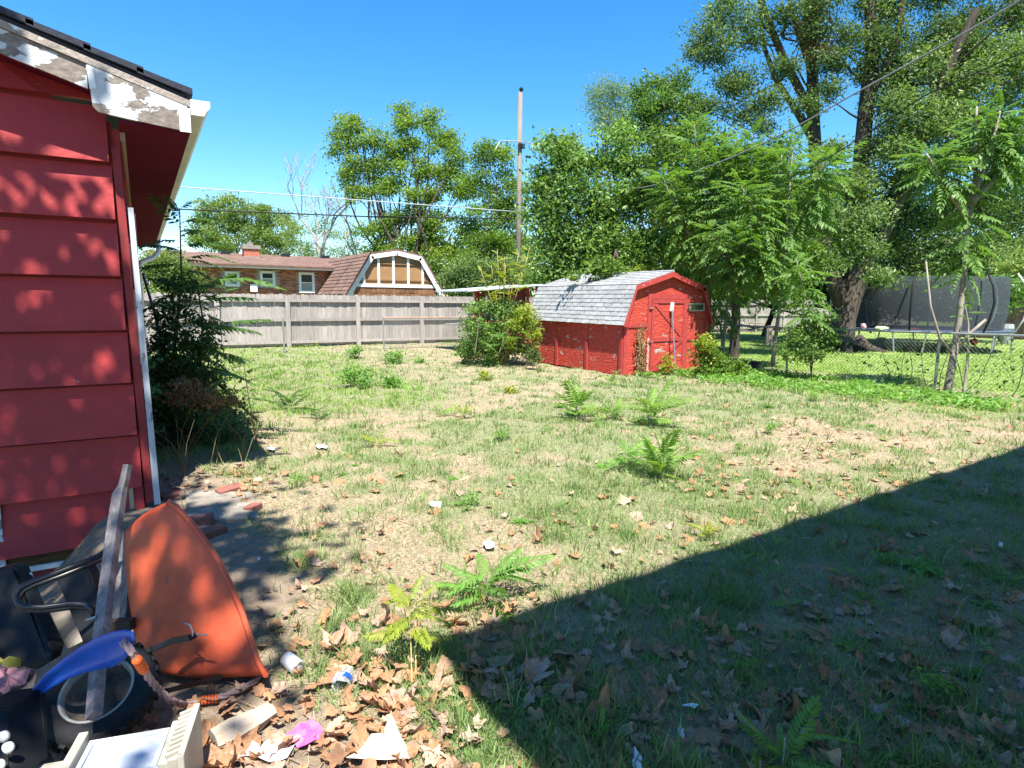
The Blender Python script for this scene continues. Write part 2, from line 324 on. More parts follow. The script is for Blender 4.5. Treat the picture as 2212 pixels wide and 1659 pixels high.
def groundmat():
    m=bpy.data.materials.new('lawn soil and thatch'); t=nodes(m); N=t.nodes; L=t.links
    out=N.new('ShaderNodeOutputMaterial'); b=N.new('ShaderNodeBsdfPrincipled'); b.inputs['Roughness'].default_value=.95; b.inputs['Specular IOR Level'].default_value=.1; L.new(b.outputs[0],out.inputs[0])
    tc=N.new('ShaderNodeTexCoord')
    def noise(s,d=6): n=N.new('ShaderNodeTexNoise'); n.inputs['Scale'].default_value=s; n.inputs['Detail'].default_value=d; n.inputs['Roughness'].default_value=.65; L.new(tc.outputs['Object'],n.inputs['Vector']); return n
    def ramp(src,p0,c0,p1,c1): r=N.new('ShaderNodeValToRGB'); r.color_ramp.elements[0].position=p0; r.color_ramp.elements[1].position=p1; r.color_ramp.elements[0].color=(*c0,1); r.color_ramp.elements[1].color=(*c1,1); L.new(src,r.inputs[0]); return r
    thatch=ramp(noise(38).outputs['Fac'],.35,(.20,.15,.10),.62,(.44,.35,.24))
    soil=ramp(noise(7).outputs['Fac'],.3,(.19,.145,.105),.7,(.33,.265,.20))
    grn=ramp(noise(45).outputs['Fac'],.35,(.11,.135,.06),.65,(.32,.31,.18))
    far=ramp(noise(1.2).outputs['Fac'],.35,(.14,.21,.05),.65,(.26,.33,.10))
    at=N.new('ShaderNodeAttribute'); at.attribute_name='green'; ad=N.new('ShaderNodeAttribute'); ad.attribute_name='dirt'; af=N.new('ShaderNodeAttribute'); af.attribute_name='far'
    m1=N.new('ShaderNodeMixRGB'); L.new(at.outputs['Fac'],m1.inputs[0]); L.new(thatch.outputs[0],m1.inputs[1]); L.new(grn.outputs[0],m1.inputs[2])
    m2=N.new('ShaderNodeMixRGB'); L.new(ad.outputs['Fac'],m2.inputs[0]); L.new(m1.outputs[0],m2.inputs[1]); L.new(soil.outputs[0],m2.inputs[2])
    m3=N.new('ShaderNodeMixRGB'); L.new(af.outputs['Fac'],m3.inputs[0]); L.new(m2.outputs[0],m3.inputs[1]); L.new(far.outputs[0],m3.inputs[2])
    L.new(m3.outputs[0],b.inputs['Base Color'])
    nb=noise(60,8); bp=N.new('ShaderNodeBump'); bp.inputs['Strength'].default_value=.7; bp.inputs['Distance'].default_value=.03; L.new(nb.outputs['Fac'],bp.inputs['Height']); L.new(bp.outputs[0],b.inputs['Normal'])
    return m
# ---------------------------------------------------------------- GROUND
def ground():
    def axis(a,b,st,far):
        m=list(np.arange(a,b,st)); s=st; x=a; lo=[]
        while x>-far: s*=1.25; x-=s; lo.append(x)
        s=st; x=b; hi=[b]
        while x<far: s*=1.25; x+=s; hi.append(x)
        return np.array(lo[::-1]+m+hi)
    xs=axis(-4,16,.1,900); ys=axis(.5,24,.1,900)
    X,Y=np.meshgrid(xs,ys,indexing='ij'); Z=gz(X,Y); near=(sstep(-12,-8,X)*sstep(40,30,X)*sstep(-12,-8,Y)*sstep(60,45,Y))
    Z=Z*near+0.02*(vnoise(X,Y,6)-.5)*near
    V=np.stack([X.ravel(),Y.ravel(),Z.ravel()],1); nx,ny=len(xs),len(ys)
    i=np.arange(nx-1)[:,None]*ny+np.arange(ny-1)[None,:]; i=i.ravel()
    F=np.stack([i,i+ny,i+ny+1,i+1],1)
    me=mesh_np('ground',V,F,groundmat(),smooth=True)
    for nm,val in (('green',green(X,Y)*.85),('dirt',dirtf(X,Y)),('far',sstep(22,30,Y)+sstep(13.4,14,X))):
        a=me.attributes.new(nm,'FLOAT','POINT'); a.data.foreach_set('value',np.clip(val,0,1).astype(np.float32).ravel())
    tag(link('ground',me),'patchy backyard lawn of green and bleached grass over bare soil','ground',kind='structure')
ground()
# ---------------------------------------------------------------- RED HOUSE, left
HY=5.54; HX0=-3.2; RK=0.27                     # gable wall plane, left end, rake overhang
hx=lambda z:-0.03-0.06*z/2.8                   # the old corner leans a little
house=thing('red_house',(-.5,HY,0),'old red lap-sided house with peeling white roof edge and gutter, at left','house')
roofz=lambda x:3.06-0.30*(x-.40)               # underside of the shingles at the rake
# core walls (sheathing) set behind the boards
c=MB(); 
c.prism([(HX0,HY+.03,-.5),(-.06,HY+.03,-.5),(-.10,HY+.03,2.9),(HX0,HY+.03,roofz(HX0)-.12)],(0,.12,0)); c.build('gable_sheathing',M_redside,house)
zs=[-.62,-.235,.175,.59,.995,1.395,1.795,2.20,2.61,3.02,3.42,3.83]
for i in range(len(zs)-1):
    z0,z1=zs[i],zs[i+1]
    if z0<-.3: continue
    xr=hx((z0+z1)/2)-.035+random.uniform(-.006,.004)
    xl=HX0
    th=.070; b=MB(); dz=random.uniform(-.004,.004)
    # wedge shaped lap board: thick at the foot
    def topz(x): return min(z1-.022, roofz(x)-.17)
    xs_=[xl,-2.4,-1.8,-1.4,-1.1,-.8,-.5,xr]
    if topz(xr)<=z0+.03:
        xs_=[x for x in xs_ if topz(x)>z0+.02]
        if len(xs_)<2: continue
    vs=[];fs=[]
    for x in xs_:
        t=topz(x); wv=.003*math.sin(x*3+i)
        vs+=[(x,HY-th+wv,z0+dz),(x,HY+.005,z0+dz+.004),(x,HY+.005,t),(x,HY-.004,t)]
    for k in range(len(xs_)-1):
        a=k*4; e=a+4
        for j in range(4): fs.append((a+j,a+(j+1)%4,e+(j+1)%4,e+j))
    fs.append((0,1,2,3)); m=(len(xs_)-1)*4; fs.append((m+3,m+2,m+1,m))
    b.add(vs,fs); b.build('siding_board',M_red,house)
# rotten sill, white strip and painted foundation below the siding
MB().bb((HX0,HY-.012,-.335),(-.12,HY+.02,-.24)).build('sill_board',mk('rotten sill wood',(.16,.09,.03),(.07,.04,.02),scale=8,stretch=(1,1,6),rough=.9,bump=.4),house)
MB().bb((HX0,HY-.03,-.375),(-.3,HY+.02,-.337)).build('white_strip',M_white,house)
MB().bb((HX0,HY+.0,-.75),(-.07,HY+.05,-.377)).build('foundation',mk('painted foundation',(.33,.05,.05),(.22,.035,.04),scale=6,rough=.8,bump=.3),house)
# broken end slivers at the lowest board
MB().box((-.15,HY-.02,.06),(.03,.02,.42)).build('split_batten',mk('bare split wood',(.45,.38,.26),(.3,.24,.17),scale=8,stretch=(4,4,.4),rough=.9),house)
# corner trim
t=MB(); t.prism([(-.055,HY-.03,.03),(-.002,HY-.03,.03),(-.060,HY-.03,2.72),(-.112,HY-.03,2.72)],(0,.024,0)); t.build('corner_trim',mk('red corner board',(.3,.035,.04),(.2,.03,.03),scale=8,rough=.7),house)
t=MB(); t.prism([(.0,HY-.028,.0),(.045,HY-.028,.0),(.0,HY-.028,2.3),(-.035,HY-.028,2.3)],(0,.09,0)); t.build('corner_trim',M_trimw,house)
# left door casing
MB().bb((-1.03,HY-.05,-.36),(-.945,HY-.03,.42)).build('door_casing',M_peelw,house)
# side wall with lap boards and window casing
SL=18.0
MB().bb((-.14,HY+.03,-.3),(-.055,SL,2.86)).build('side_wall',M_redside,house)
for i in range(7):
    z0=.1+.4*i
    b=MB(); b.add([(-.03,HY+.06,z0),(-.06,HY+.06,z0),(-.06,HY+.06,z0+.41),(-.05,HY+.06,z0+.41),(-.03,SL,z0),(-.06,SL,z0),(-.06,SL,z0+.41),(-.05,SL,z0+.41)],[(0,1,2,3),(7,6,5,4),(0,4,5,1),(1,5,6,2),(2,6,7,3),(3,7,4,0)]); b.build('siding_board',M_redside,house)
for yy in (6.35,8.2,8.9):
    wn=MB()
    wn.bb((-.055,yy,1.05),(.012,yy+.1,2.35)); o=wn.build('window_casing',M_white,house)
MB().bb((-.05,6.46,2.2),(.008,8.19,2.3)).build('window_casing',M_white,house)
MB().bb((-.05,6.46,1.05),(.02,8.19,1.13)).build('window_sill',M_white,house)
MB().bb((-.05,6.46,1.13),(-.03,8.19,2.2)).build('window_pane',M_glass,house)
# roof slab, shingle courses, fascias, soffit, gutter
EX=.40                                             # eave line
r=MB(); r.prism([(EX-.02,HY-RK,roofz(EX-.02)),(-4.5,HY-RK,roofz(-4.5)),(-4.5,HY-RK,roofz(-4.5)+.03),(EX-.02,HY-RK,roofz(EX-.02)+.03)],(0,SL+.3-HY+RK,0)); r.build('roof_deck',M_roofdark,house)
k=0; x=EX+.02
while x>-3.2:
    # each course butts over the next lower one
    b=MB(); x2=x-.34; z=roofz(x)
    b.prism([(x,HY-RK-.03,z+.045),(x2,HY-RK-.03,roofz(x2)+.034),(x2,HY-RK-.03,roofz(x2)+.072),(x,HY-RK-.03,z+.088)],(0,SL+.3-HY+RK,0)); b.build('shingle_course',M_roofdark,house); x-=.30
fw=MB(); # drip board under the shingles
fw.prism([(EX,HY-RK-.015,roofz(EX)-.045),(-4.5,HY-RK-.015,roofz(-4.5)-.045),(-4.5,HY-RK-.015,roofz(-4.5)+.0),(EX,HY-RK-.015,roofz(EX)+.0)],(0,.03,0)); fw.build('drip_board',M_peelr,house)
F1=MB(); F1.prism([(-.215,HY-RK,roofz(-.215)-.05),(-4.5,HY-RK,roofz(-4.5)-.05),(-4.5,HY-RK,roofz(-4.5)-.205),(-.215,HY-RK,roofz(-.215)-.205)],(0,.022,0)); F1.build('rake_fascia',M_peelw,house)
F2=MB(); F2.prism([(-.21,HY-RK-.012,roofz(-.21)-.05),(EX-.02,HY-RK-.012,roofz(EX)-.04),(EX-.02,HY-RK-.012,roofz(EX)-.22),(.0,HY-RK-.012,roofz(EX)-.185),(-.165,HY-RK-.012,roofz(EX)-.165),(-.195,HY-RK-.012,roofz(EX)-.135)],(0,.03,0)); F2.build('rake_fascia',M_peelw,house)
MB().bb((EX-.075,HY-RK-.018,roofz(EX)-.225),(EX-.002,HY-RK-.0125,roofz(EX)-.055)).build('fascia_cap',M_white,house)
MB().prism([(-.215,HY-RK-.018,roofz(-.2)-.055),(-.175,HY-RK-.018,roofz(-.2)-.065),(-.165,HY-RK-.018,roofz(-.2)-.195),(-.205,HY-RK-.018,roofz(-.2)-.205)],(0,.005,0)).build('joint_cover',M_white,house)
so_=MB(); zs_=roofz(EX)-.215
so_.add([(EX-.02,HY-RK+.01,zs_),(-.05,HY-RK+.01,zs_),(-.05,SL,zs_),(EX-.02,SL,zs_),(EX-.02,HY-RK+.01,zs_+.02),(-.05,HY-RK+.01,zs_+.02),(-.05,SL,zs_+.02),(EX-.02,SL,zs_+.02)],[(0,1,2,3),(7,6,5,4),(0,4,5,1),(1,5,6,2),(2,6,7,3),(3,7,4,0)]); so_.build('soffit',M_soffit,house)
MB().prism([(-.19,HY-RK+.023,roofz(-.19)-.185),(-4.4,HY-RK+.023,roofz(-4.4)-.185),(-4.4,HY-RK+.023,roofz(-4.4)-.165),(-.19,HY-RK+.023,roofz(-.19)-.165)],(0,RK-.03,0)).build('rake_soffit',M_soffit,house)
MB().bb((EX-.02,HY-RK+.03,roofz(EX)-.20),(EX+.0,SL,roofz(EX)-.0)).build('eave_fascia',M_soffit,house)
MB().bb((-.052,HY+.03,zs_-.06),(-.02,SL,zs_-.001)).build('frieze_board',mk('tan frieze',(.4,.3,.24),(.3,.22,.18),scale=5,rough=.8),house)
g=MB(); gx=EX+.004; gt=roofz(EX)+.005; gw=.125
prof=[(gx,gt-.10),(gx+.085,gt-.10),(gx+.095,gt-.07),(gx+gw,gt-.035),(gx+gw,gt),(gx+gw-.012,gt+.002),(gx+gw-.012,gt-.03),(gx+.083,gt-.062),(gx+.077,gt-.088),(gx+.01,gt-.088),(gx+.01,gt),(gx,gt)]
g.prism([(a,HY-RK-.01,b_) for a,b_ in prof],(0,SL-HY+RK+.1,0)); g.build('gutter',M_gutter,house)
e=MB(); e.prism([(gx-.002,HY-RK-.016,gt+.004),(gx+gw+.004,HY-RK-.016,gt+.006),(gx+gw+.003,HY-RK-.016,gt-.038),(gx+.097,HY-RK-.016,gt-.075),(gx+.085,HY-RK-.016,gt-.102),(gx-.002,HY-RK-.016,gt-.102)],(0,.005,0)); e.build('gutter_end_cap',M_white,house)
ds=MB(); ds.tube([(gx+.06,SL-.5,gt-.09),(gx+.06,SL-.5,gt-.35),(gx-.05,SL-.6,gt-.5),(.08,SL-.7,gt-.62),(.03,SL-.7,gt-.8),(.03,SL-.7,.1)],.055,8); ds.build('downspout',M_white,house,smooth=True)
# ---------------------------------------------------------------- patio cover of the near house behind the camera (casts the big shade)
nh=thing('near_house',(4,-3,0),'house with a deep patio roof behind the photographer','house')
KZ=5.2; KY=2.5-SDY*KZ; KX=1.08-SDX*KZ
MB().add([(KX,KY,KZ),(KX+14,KY+.72,KZ),(KX+14,-5,KZ),(KX,-5,KZ),(KX,KY,KZ+.18),(KX+14,KY+.72,KZ+.18),(KX+14,-5,KZ+.8),(KX,-5,KZ+.8)],[(0,1,2,3),(7,6,5,4),(0,4,5,1),(1,5,6,2),(2,6,7,3),(3,7,4,0)]).build('patio_roof',M_white,nh)
MB().bb((KX+.4,-5,0),(KX+13,-2.5,KZ-.003)).build('wall',M_cream,nh)
for x in (KX+9.6,KX+13.2): MB().bb((x,1.0,0),(x+.12,1.12,KZ-.003)).build('patio_post',M_white,nh)
# ---------------------------------------------------------------- GREY WOODEN FENCE
FY=21.5
fence=thing('wooden_fence',(5,FY,0),'long weathered grey board fence with dog-ear pickets across the back','fence')
pk=[]
for v in range(5):
    b=MB(); h=1.70+random.uniform(-.012,.012); wd=.138
    b.prism([(-wd/2,0,0),(wd/2,0,0),(wd/2,0,h-.035),(wd/2-.03,0,h),(-wd/2+.03,0,h),(-wd/2,0,h-.035)],(0,.018,0)); pk.append(b.mesh('picket',M_woodgrey))
x=-1.2; n=0
while x<15.2:
    link('picket',pk[n%5],fence,loc=(x-5,.03+random.uniform(-.003,.003),.05+random.uniform(-.01,.01)),rot=(random.uniform(-.006,.006),random.uniform(-.006,.006),0)); x+=.1405; n+=1
posts=[PY(px_,700,FY)[0] for px_ in (470,622,773,910,1017)]
pxs=[posts[0]-2.4]+posts+[posts[-1]+2.4]
for i,xp in enumerate(pxs):
    b=MB(); b.bb((xp-.07,FY-.09,0),(xp+.07,FY+.0,1.70)); b.build('fence_post',M_woodgrey,fence)
    if i<len(pxs)-1:
        xn=pxs[i+1]
        for zz in (1.50,.86,.12):
            b=MB(); b.bb((xp+.072,FY-.05,zz),(xn-.072,FY-.0,zz+.09)); b.build('fence_rail',M_woodgrey,fence)
# continuation far right, beyond the neighbour's yard
fence2=thing('wooden_fence',(30,FY+1,0),'grey picket fence behind the neighbour yard, seen right of the red shed','fence')
x=15.6; n=0
fx=22.0
pk2=[]
for v in range(3):
    b=MB(); wd=.15; b.bb((-wd/2,0,0),(wd/2,.02,1.78)); pk2.append(b.mesh('picket',M_woodgrey))
while fx<46:
    link('picket',pk2[n%3],fence2,loc=(fx-30,random.uniform(-.004,.004)+.03,random.uniform(-.02,.02))); fx+=.165; n+=1
for zz in (1.5,.9,.2): MB().bb((22,FY+.96,zz),(46,FY+1.0,zz+.09)).build('fence_rail',M_woodgrey,fence2)
for xx in np.arange(22,46,2.4): MB().bb((xx,FY+.94,0),(xx+.1,FY+.958,1.8)).build('fence_post',M_woodgrey,fence2)
# ---------------------------------------------------------------- old steel posts in front of the fence
osf=thing('chain_link_fence',(6,19.6,0),'old chain link fence with pale pipe posts before the wooden fence','fence')
A=G(614,762); 
OY=A[1]
B=PY(829,755,OY); Cc=PY(1000,745,OY)
MB().tube([(A[0],OY,0),(A[0],OY,1.03)],.028,8).build('pipe_post',M_galv,osf)
MB().tube([(B[0],OY,0),(B[0],OY,1.03)],.028,8).build('pipe_post',M_galv,osf)
MB().tube([(B[0],OY,1.03),(Cc[0]+.6,OY,1.02)],.022,8).build('top_rail',mk('rusty rail',(.45,.33,.24),(.3,.2,.14),scale=9,rough=.7),osf)
MB().tube([(B[0]+2.2,OY-.03,.80),(Cc[0]+.4,OY-.03,.83)],.018,6).build('loose_pipe',M_galv,osf)
def chainlink(p0,p1,z0,z1a,z1b,step=.075,wr=.0022):
    p0=np.array(p0);p1=np.array(p1); L=np.linalg.norm(p1-p0); d=(p1-p0)/L; nrm=np.array([-d[1],d[0],0]); Vs=[];Fs=[];n=0
    H=max(z1a,z1b)-z0
    for s in (1,-1):
        for t0 in np.arange(-H,L+H,step):
            a=t0; b_=t0+s*H if s>0 else t0-H
            ta,tb=(t0,t0+H) if s>0 else (t0,t0-H)
            za,zb=z0,z0+H
            # clip
            def clip(ta,za,tb,zb):
                if ta==tb: return None
                for lim in (0,L):
                    pass
                t_lo,t_hi=0,1
                dt=tb-ta
                u0=(0-ta)/dt;u1=(L-ta)/dt
                if u0>u1:u0,u1=u1,u0
                t_lo=max(t_lo,u0);t_hi=min(t_hi,u1)
                if t_hi<=t_lo+1e-3: return None
                return ta+dt*t_lo,za+(zb-za)*t_lo,ta+dt*t_hi,za+(zb-za)*t_hi
            q=clip(ta,za,tb,zb)
            if q is None: continue
            P=p0[:2]+d[:2]*q[0];Q=p0[:2]+d[:2]*q[2]
            for (o1,o2) in ((wr,0),(-wr,0)):
                pass
            a3=np.array([P[0],P[1],q[1]]);b3=np.array([Q[0],Q[1],q[3]])
            w1=nrm*wr*1.2; w2=np.array([0,0,wr*1.4])
            Vs+= [a3+w1,a3-w1*.5+w2,a3-w1*.5-w2,b3+w1,b3-w1*.5+w2,b3-w1*.5-w2]
            Fs+= [(n,n+1,n+4,n+3),(n+1,n+2,n+5,n+4),(n+2,n,n+3,n+5)]; n+=6
    return Vs,Fs
Vs,Fs=chainlink((B[0],OY,0),(Cc[0]+.6,OY,0),.03,1.0,1.0,.075,.003)
o=MB().add(Vs,Fs).build('chain_link_mesh',M_galv,osf); o['kind']='stuff'
# ---------------------------------------------------------------- chain link fence on the right, running away from the camera
clf=thing('chain_link_fence',(12.6,9,0),'chain link fence with steel top rail between lawn and neighbour yard','fence')
CXF=12.6
Vs,Fs=chainlink((CXF,2.6,0),(CXF,FY-.2,0),.02,1.08,1.08,.075,.0023)
o=MB().add(Vs,Fs).build('chain_link_mesh',M_wiredark,clf); o['kind']='stuff'
MB().tube([(CXF,2.4,1.17),(CXF,9.0,1.08),(CXF,FY-.2,1.06)],.021,8).build('top_rail',M_galv,clf)
for yy in (2.6,5.7,8.8,11.9,15.0,18.1): MB().tube([(CXF+.03,yy,0),(CXF+.03,yy,1.12)],.025,8).build('line_post',M_galv,clf)
# ---------------------------------------------------------------- RED SHED (gambrel)
SX0,SX1,SY0,SY1=9.03,11.66,10.29,14.05
SC=(SX0+SX1)/2
shed=thing('red_shed',(SC,12,0),'peeling red gambrel-roofed wooden garden shed with pale grey shingles','shed')
EZ=1.13; BZ=2.0; PZ=2.31; EO=.09; BX=.27
gp=[(SX0,0.02),(SX0,EZ+.12),(SX0+BX,BZ-.02),(SC,PZ-.02),(SX1-BX,BZ-.02),(SX1,EZ+.12),(SX1,.02)]
MB().prism([(a,SY0+.02,b_) for a,b_ in gp],(0,.05,0)).build('gable_wall',M_shedred,shed)
MB().prism([(a,SY1-.05,b_) for a,b_ in gp],(0,.05,0)).build('rear_wall',M_shedred,shed)
MB().bb((SX1-.05,SY0+.07,0),(SX1-.0,SY1-.05,EZ+.1)).build('side_wall',M_shedred,shed)
L3=(SY1-SY0)/3
for i in range(3):
    y0=SY0+.07+i*(L3-.02)
    MB().bb((SX0+.0,y0+.004,0.02),(SX0+.04,min(y0+L3-.024,SY1-.055),EZ+.15)).build('wall_panel',M_shedred,shed)
for i in range(4):
    y0=SY0+.03+i*(L3-.025)
    MB().bb((SX0-.035,y0,0),(SX0-.002,y0+.085,EZ-.42 if 0<i<3 else EZ-.02)).build('batten',M_shedtrim,shed)
    if 0<i<3: MB().bb((SX0-.008,y0+.03,EZ-.42),(SX0-.002,y0+.045,EZ+.1)).build('panel_seam',M_shedtrim,shed)
# roof: decking + shingle rows as pieces
def roofplane(A,B,C,Dv,rows,tabs,name,mat,th=.014,parent=shed,skip=None,lift=.0):
    """A,B lower edge; D,C upper edge; shingles as single pieces sharing one mesh per row kind"""
    A,B,C,Dv=[Vector(p) for p in (A,B,C,Dv)]
    wdir=(B-A); W=wdir.length; wdir.normalize(); sdir=(Dv-A); S=sdir.length; sdir.normalize(); nrm=wdir.cross(sdir).normalized()
    if nrm.z<0: nrm=-nrm
    ex=S/rows; tw=W/tabs
    mes=[]
    for v in range(3):
        b=MB(); g_=.006+.003*v
        sag=random.uniform(-.006,.006)
        P=lambda x,s,h:(x,s,h)
        b.add([P(g_,-.012+sag,th*1.2),P(tw-g_,-.012-sag,th*1.2),P(tw-g_,ex+.02,th*.25),P(g_,ex+.02,th*.25),P(g_,-.012+sag,0),P(tw-g_,-.012-sag,0),P(tw-g_,ex+.02,-.002),P(g_,ex+.02,-.002)],[(0,1,2,3),(7,6,5,4),(0,4,5,1),(1,5,6,2),(2,6,7,3),(3,7,4,0)])
        mes.append(b.mesh(name,mat))
    rot=Matrix((wdir,sdir,nrm)).transposed().to_4x4()
    for r_ in range(rows):
        for t_ in range(-1 if r_%2 else 0,tabs):
            x0=t_*tw+(tw*.5 if r_%2 else 0); 
            sx=1
            if x0<0: sx=(tw+x0)/tw; x0=0
            elif x0+tw>W+1e-4: sx=(W-x0)/tw
            if sx<.05: continue
            pos=A+wdir*x0+sdir*(r_*ex)+nrm*(.006+lift)
            M=Matrix.Translation(pos)@rot@Matrix.Diagonal((sx,1,1,1))
            linkm(name,mes[random.randrange(3)],parent,M)
RY0,RY1=SY0-.09,SY1+.05
lowA=(SX0-EO,RY0,EZ); lowB=(SX0-EO,RY1,EZ); upB=(SX0+BX-.02,RY1,BZ); upA=(SX0+BX-.02,RY0,BZ)
def slab(P,th,name,mat,parent):
    P=[Vector(p) for p in P]; n=(P[1]-P[0]).cross(P[3]-P[0]).normalized()
    if n.z<0: n=-n
    MB().prism([tuple(p-n*th) for p in P],tuple(n*th)).build(name,mat,parent)
slab([lowA,lowB,upB,upA],.02,'roof_deck',M_shedtrim,shed)
roofplane(lowA,lowB,upB,upA,9,13,'shingle',M_shingle)
pk0=(SC,RY0,PZ); pk1=(SC,RY1,PZ)
slab([upA,upB,pk1,pk0],.02,'roof_deck',M_shedtrim,shed)
roofplane(upA,upB,pk1,pk0,7,13,'shingle',M_shingle)
r2A=(SX1-BX+.02,RY0,BZ); r2B=(SX1-BX+.02,RY1,BZ)
slab([r2A,r2B,pk1,pk0],.02,'roof_deck',M_shedtrim,shed)
slab([(SX1+EO,RY0,EZ),(SX1+EO,RY1,EZ),r2B,r2A],.02,'roof_deck',M_shedtrim,shed)
MB().tube([(SC,RY0,PZ+.015),(SC,RY1,PZ+.015)],.03,6).build('ridge_cap',M_shingle,shed)
# rake boards
rk=[(SX0-EO,EZ-.03),(SX0+BX-.02,BZ-.015),(SC,PZ-.015),(SX1-BX+.02,BZ-.015),(SX1+EO,EZ-.03)]
for i in range(4):
    a,b_=rk[i],rk[i+1]
    MB().prism([(a[0],RY0-.003,a[1]),(b_[0],RY0-.003,b_[1]),(b_[0]-(0),RY0-.003,b_[1]-.10),(a[0]+(.09 if i==0 else (-.09 if i==3 else 0)),RY0-.003,a[1]-(.02 if i in(0,3) else .10))],(0,.02,0)).build('rake_board',M_shedtrim,shed)
Yf=SY0+.018
def fr(x0,y0,x1,y1): # rectangle on the gable from photo corners
    a=PY(x0,y0,SY0); b_=PY(x1,y1,SY0); return a[0],max(a[2],b_[2]),b_[0],min(a[2],b_[2])
dx0,dz1,dx1,dz0=fr(1409,646,1474,806); dz0=.07
dw=dx1-dx0
MB().bb((dx0,Yf-.022,dz0),(dx1,Yf-.002,dz1)).build('door',M_shedred,shed)
for a,b_ in (((dx0-.11,0),(dx0-.004,dz1+.12)),((dx1+.004,0),(dx1+.10,dz1+.12)),((dx0-.002,dz1+.008),(dx1+.002,dz1+.12))):
    MB().bb((a[0],Yf-.02,a[1]),(b_[0],Yf-.001,b_[1])).build('door_casing',M_shedtrim,shed)
zm=(dz0+dz1)*.42
for a,b_ in (((dx0,dz1-.09),(dx1,dz1)),((dx0,zm),(dx1,zm+.09)),((dx0,dz0),(dx1,dz0+.09)),((dx0,dz0+.092),(dx0+.07,zm-.002)),((dx1-.07,dz0+.092),(dx1,zm-.002)),((dx0,zm+.092),(dx0+.07,dz1-.092)),((dx1-.07,zm+.092),(dx1,dz1-.092))):
    MB().bb((a[0],Yf-.04,a[1]),(b_[0],Yf-.0225,b_[1])).build('door_rail',M_shedtrim,shed)
MB().bar((dx0+.09,Yf-.030,dz1-.10),(dx1-.09,Yf-.030,zm+.10),.014,.075,up=(0,0,1)).build('door_brace',M_shedtrim,shed)
MB().bar((dx1-.09,Yf-.030,zm-.0),(dx0+.09,Yf-.030,dz0+.1),.014,.075,up=(0,0,1)).build('door_brace',M_shedtrim,shed)
for z in (dz1-.2,zm+.0): MB().box((dx0-.03,Yf-.045,z),(.12,.01,.04)).build('hinge',mk('rusty hinge',(.32,.2,.15),(.2,.12,.09),scale=20,rough=.8),shed)
# left panel trims on the gable
lx0=SX0+.0
for a,b_ in (((lx0,0),(lx0+.10,EZ+.1)),((lx0+.102,EZ-.06),(dx0-.112,EZ+.02)),((lx0+.102,.0),(dx0-.112,.09)),((SX1-.10,.0),(SX1,EZ+.1)),((dx1+.102,zm),(SX1-.102,zm+.07))):
    MB().bb((a[0],Yf-.02,a[1]),(b_[0],Yf-.001,b_[1])).build('trim_board',M_shedtrim,shed)
MB().bb((dx0-.105,Yf-.03,.05),(dx0-.05,Yf-.021,zm+.08)).build('door_jamb_strip',mk('bleached jamb',(.62,.48,.38),(.5,.3,.25),scale=9,rough=.8),shed)
wx0,wz1,wx1,wz0=fr(1490,655,1521,672)
win=MB(); fwt=.025
for a,b_ in (((wx0,wz0),(wx1,wz0+fwt)),((wx0,wz1-fwt),(wx1,wz1)),((wx0,wz0+fwt),(wx0+fwt,wz1-fwt)),((wx1-fwt,wz0+fwt),(wx1,wz1-fwt))): win.bb((a[0],Yf-.03,a[1]),(b_[0],Yf-.001,b_[1]))
wo=win.build('window',mk('aged cream frame',(.5,.47,.36),(.4,.36,.28),scale=8,rough=.6),shed)
MB().bb((wx0+fwt,Yf-.012,wz0+fwt),(wx1-fwt,Yf-.004,wz1-fwt)).build('pane',mk('dusty green glass',(.05,.085,.055),(.03,.05,.035),scale=4,rough=.15,spec=.6),wo)
# pole leaning on the shed door
p0=G(1472,812); p1=PY(1451,657,SY0-.04)
pl=thing('leaning_broom',(p0[0],p0[1],0),'dark broom handle with pale head leaning against the red shed door','broom')
q0=Vector((p0[0],SY0-.35,0.02)); q1=Vector(p1)
MB().tube([q0,q0.lerp(q1,.5),q1],[.018,.016,.016],8).build('handle',mk('worn blue pole',(.10,.12,.17),(.22,.22,.24),scale=14,stretch=(1,1,3),rough=.6),pl)
MB().box(tuple(q1+Vector((0,-.01,-.06))),(.07,.05,.20),rot=(0,.12,0)).build('head',M_white,pl)
# ---------------------------------------------------------------- lean-to behind the bush
LY=16.6
a=PY(1002,630,LY); b_=PY(1162,617,LY)
lt=thing('lean_to',( (a[0]+b_[0])/2,LY+1,0),'low dark red lean-to with flat pale metal roof behind the overgrown bush','lean-to shed')
LX0=PY(1028,650,LY)[0]; LX1=b_[0]
MB().prism([(a[0],LY-.3,a[2]),(b_[0],LY-.3,b_[2]),(b_[0],LY-.3,b_[2]+.045),(a[0],LY-.3,a[2]+.045)],(0,2.4,0)).build('roof',mk('pale corrugated metal',(.62,.68,.74),(.42,.46,.5),scale=5,rough=.45),lt)
zt=lambda x:a[2]+(b_[2]-a[2])*(x-a[0])/(b_[0]-a[0])-.004
for xa,xb in ((LX0,LX0+.32),(LX1-1.0,LX1-.45)): MB().bb((xa,LY,0),(xb,LY+.05,zt(xa))).build('wall_panel',mk('dark red boards',(.22,.04,.035),(.13,.03,.03),scale=6,rough=.8,bump=.3),lt)
MB().bb((LX0+1.5,LY+1.9,0),(LX1+.3,LY+1.95,zt(LX0))).build('rear_wall',mk('dark stained boards',(.09,.03,.025),(.05,.02,.02),scale=6,rough=.9),lt)
for xx in (LX0-.06,LX1-.44,LX1-.1): MB().bb((xx,LY-.06,0),(xx+.08,LY-.003,zt(xx))).build('post',M_shedtrim,lt)
MB().bb((LX0+.34,LY+.0,.9),(LX1-1.02,LY+.05,1.0)).build('rail',M_shedtrim,lt)
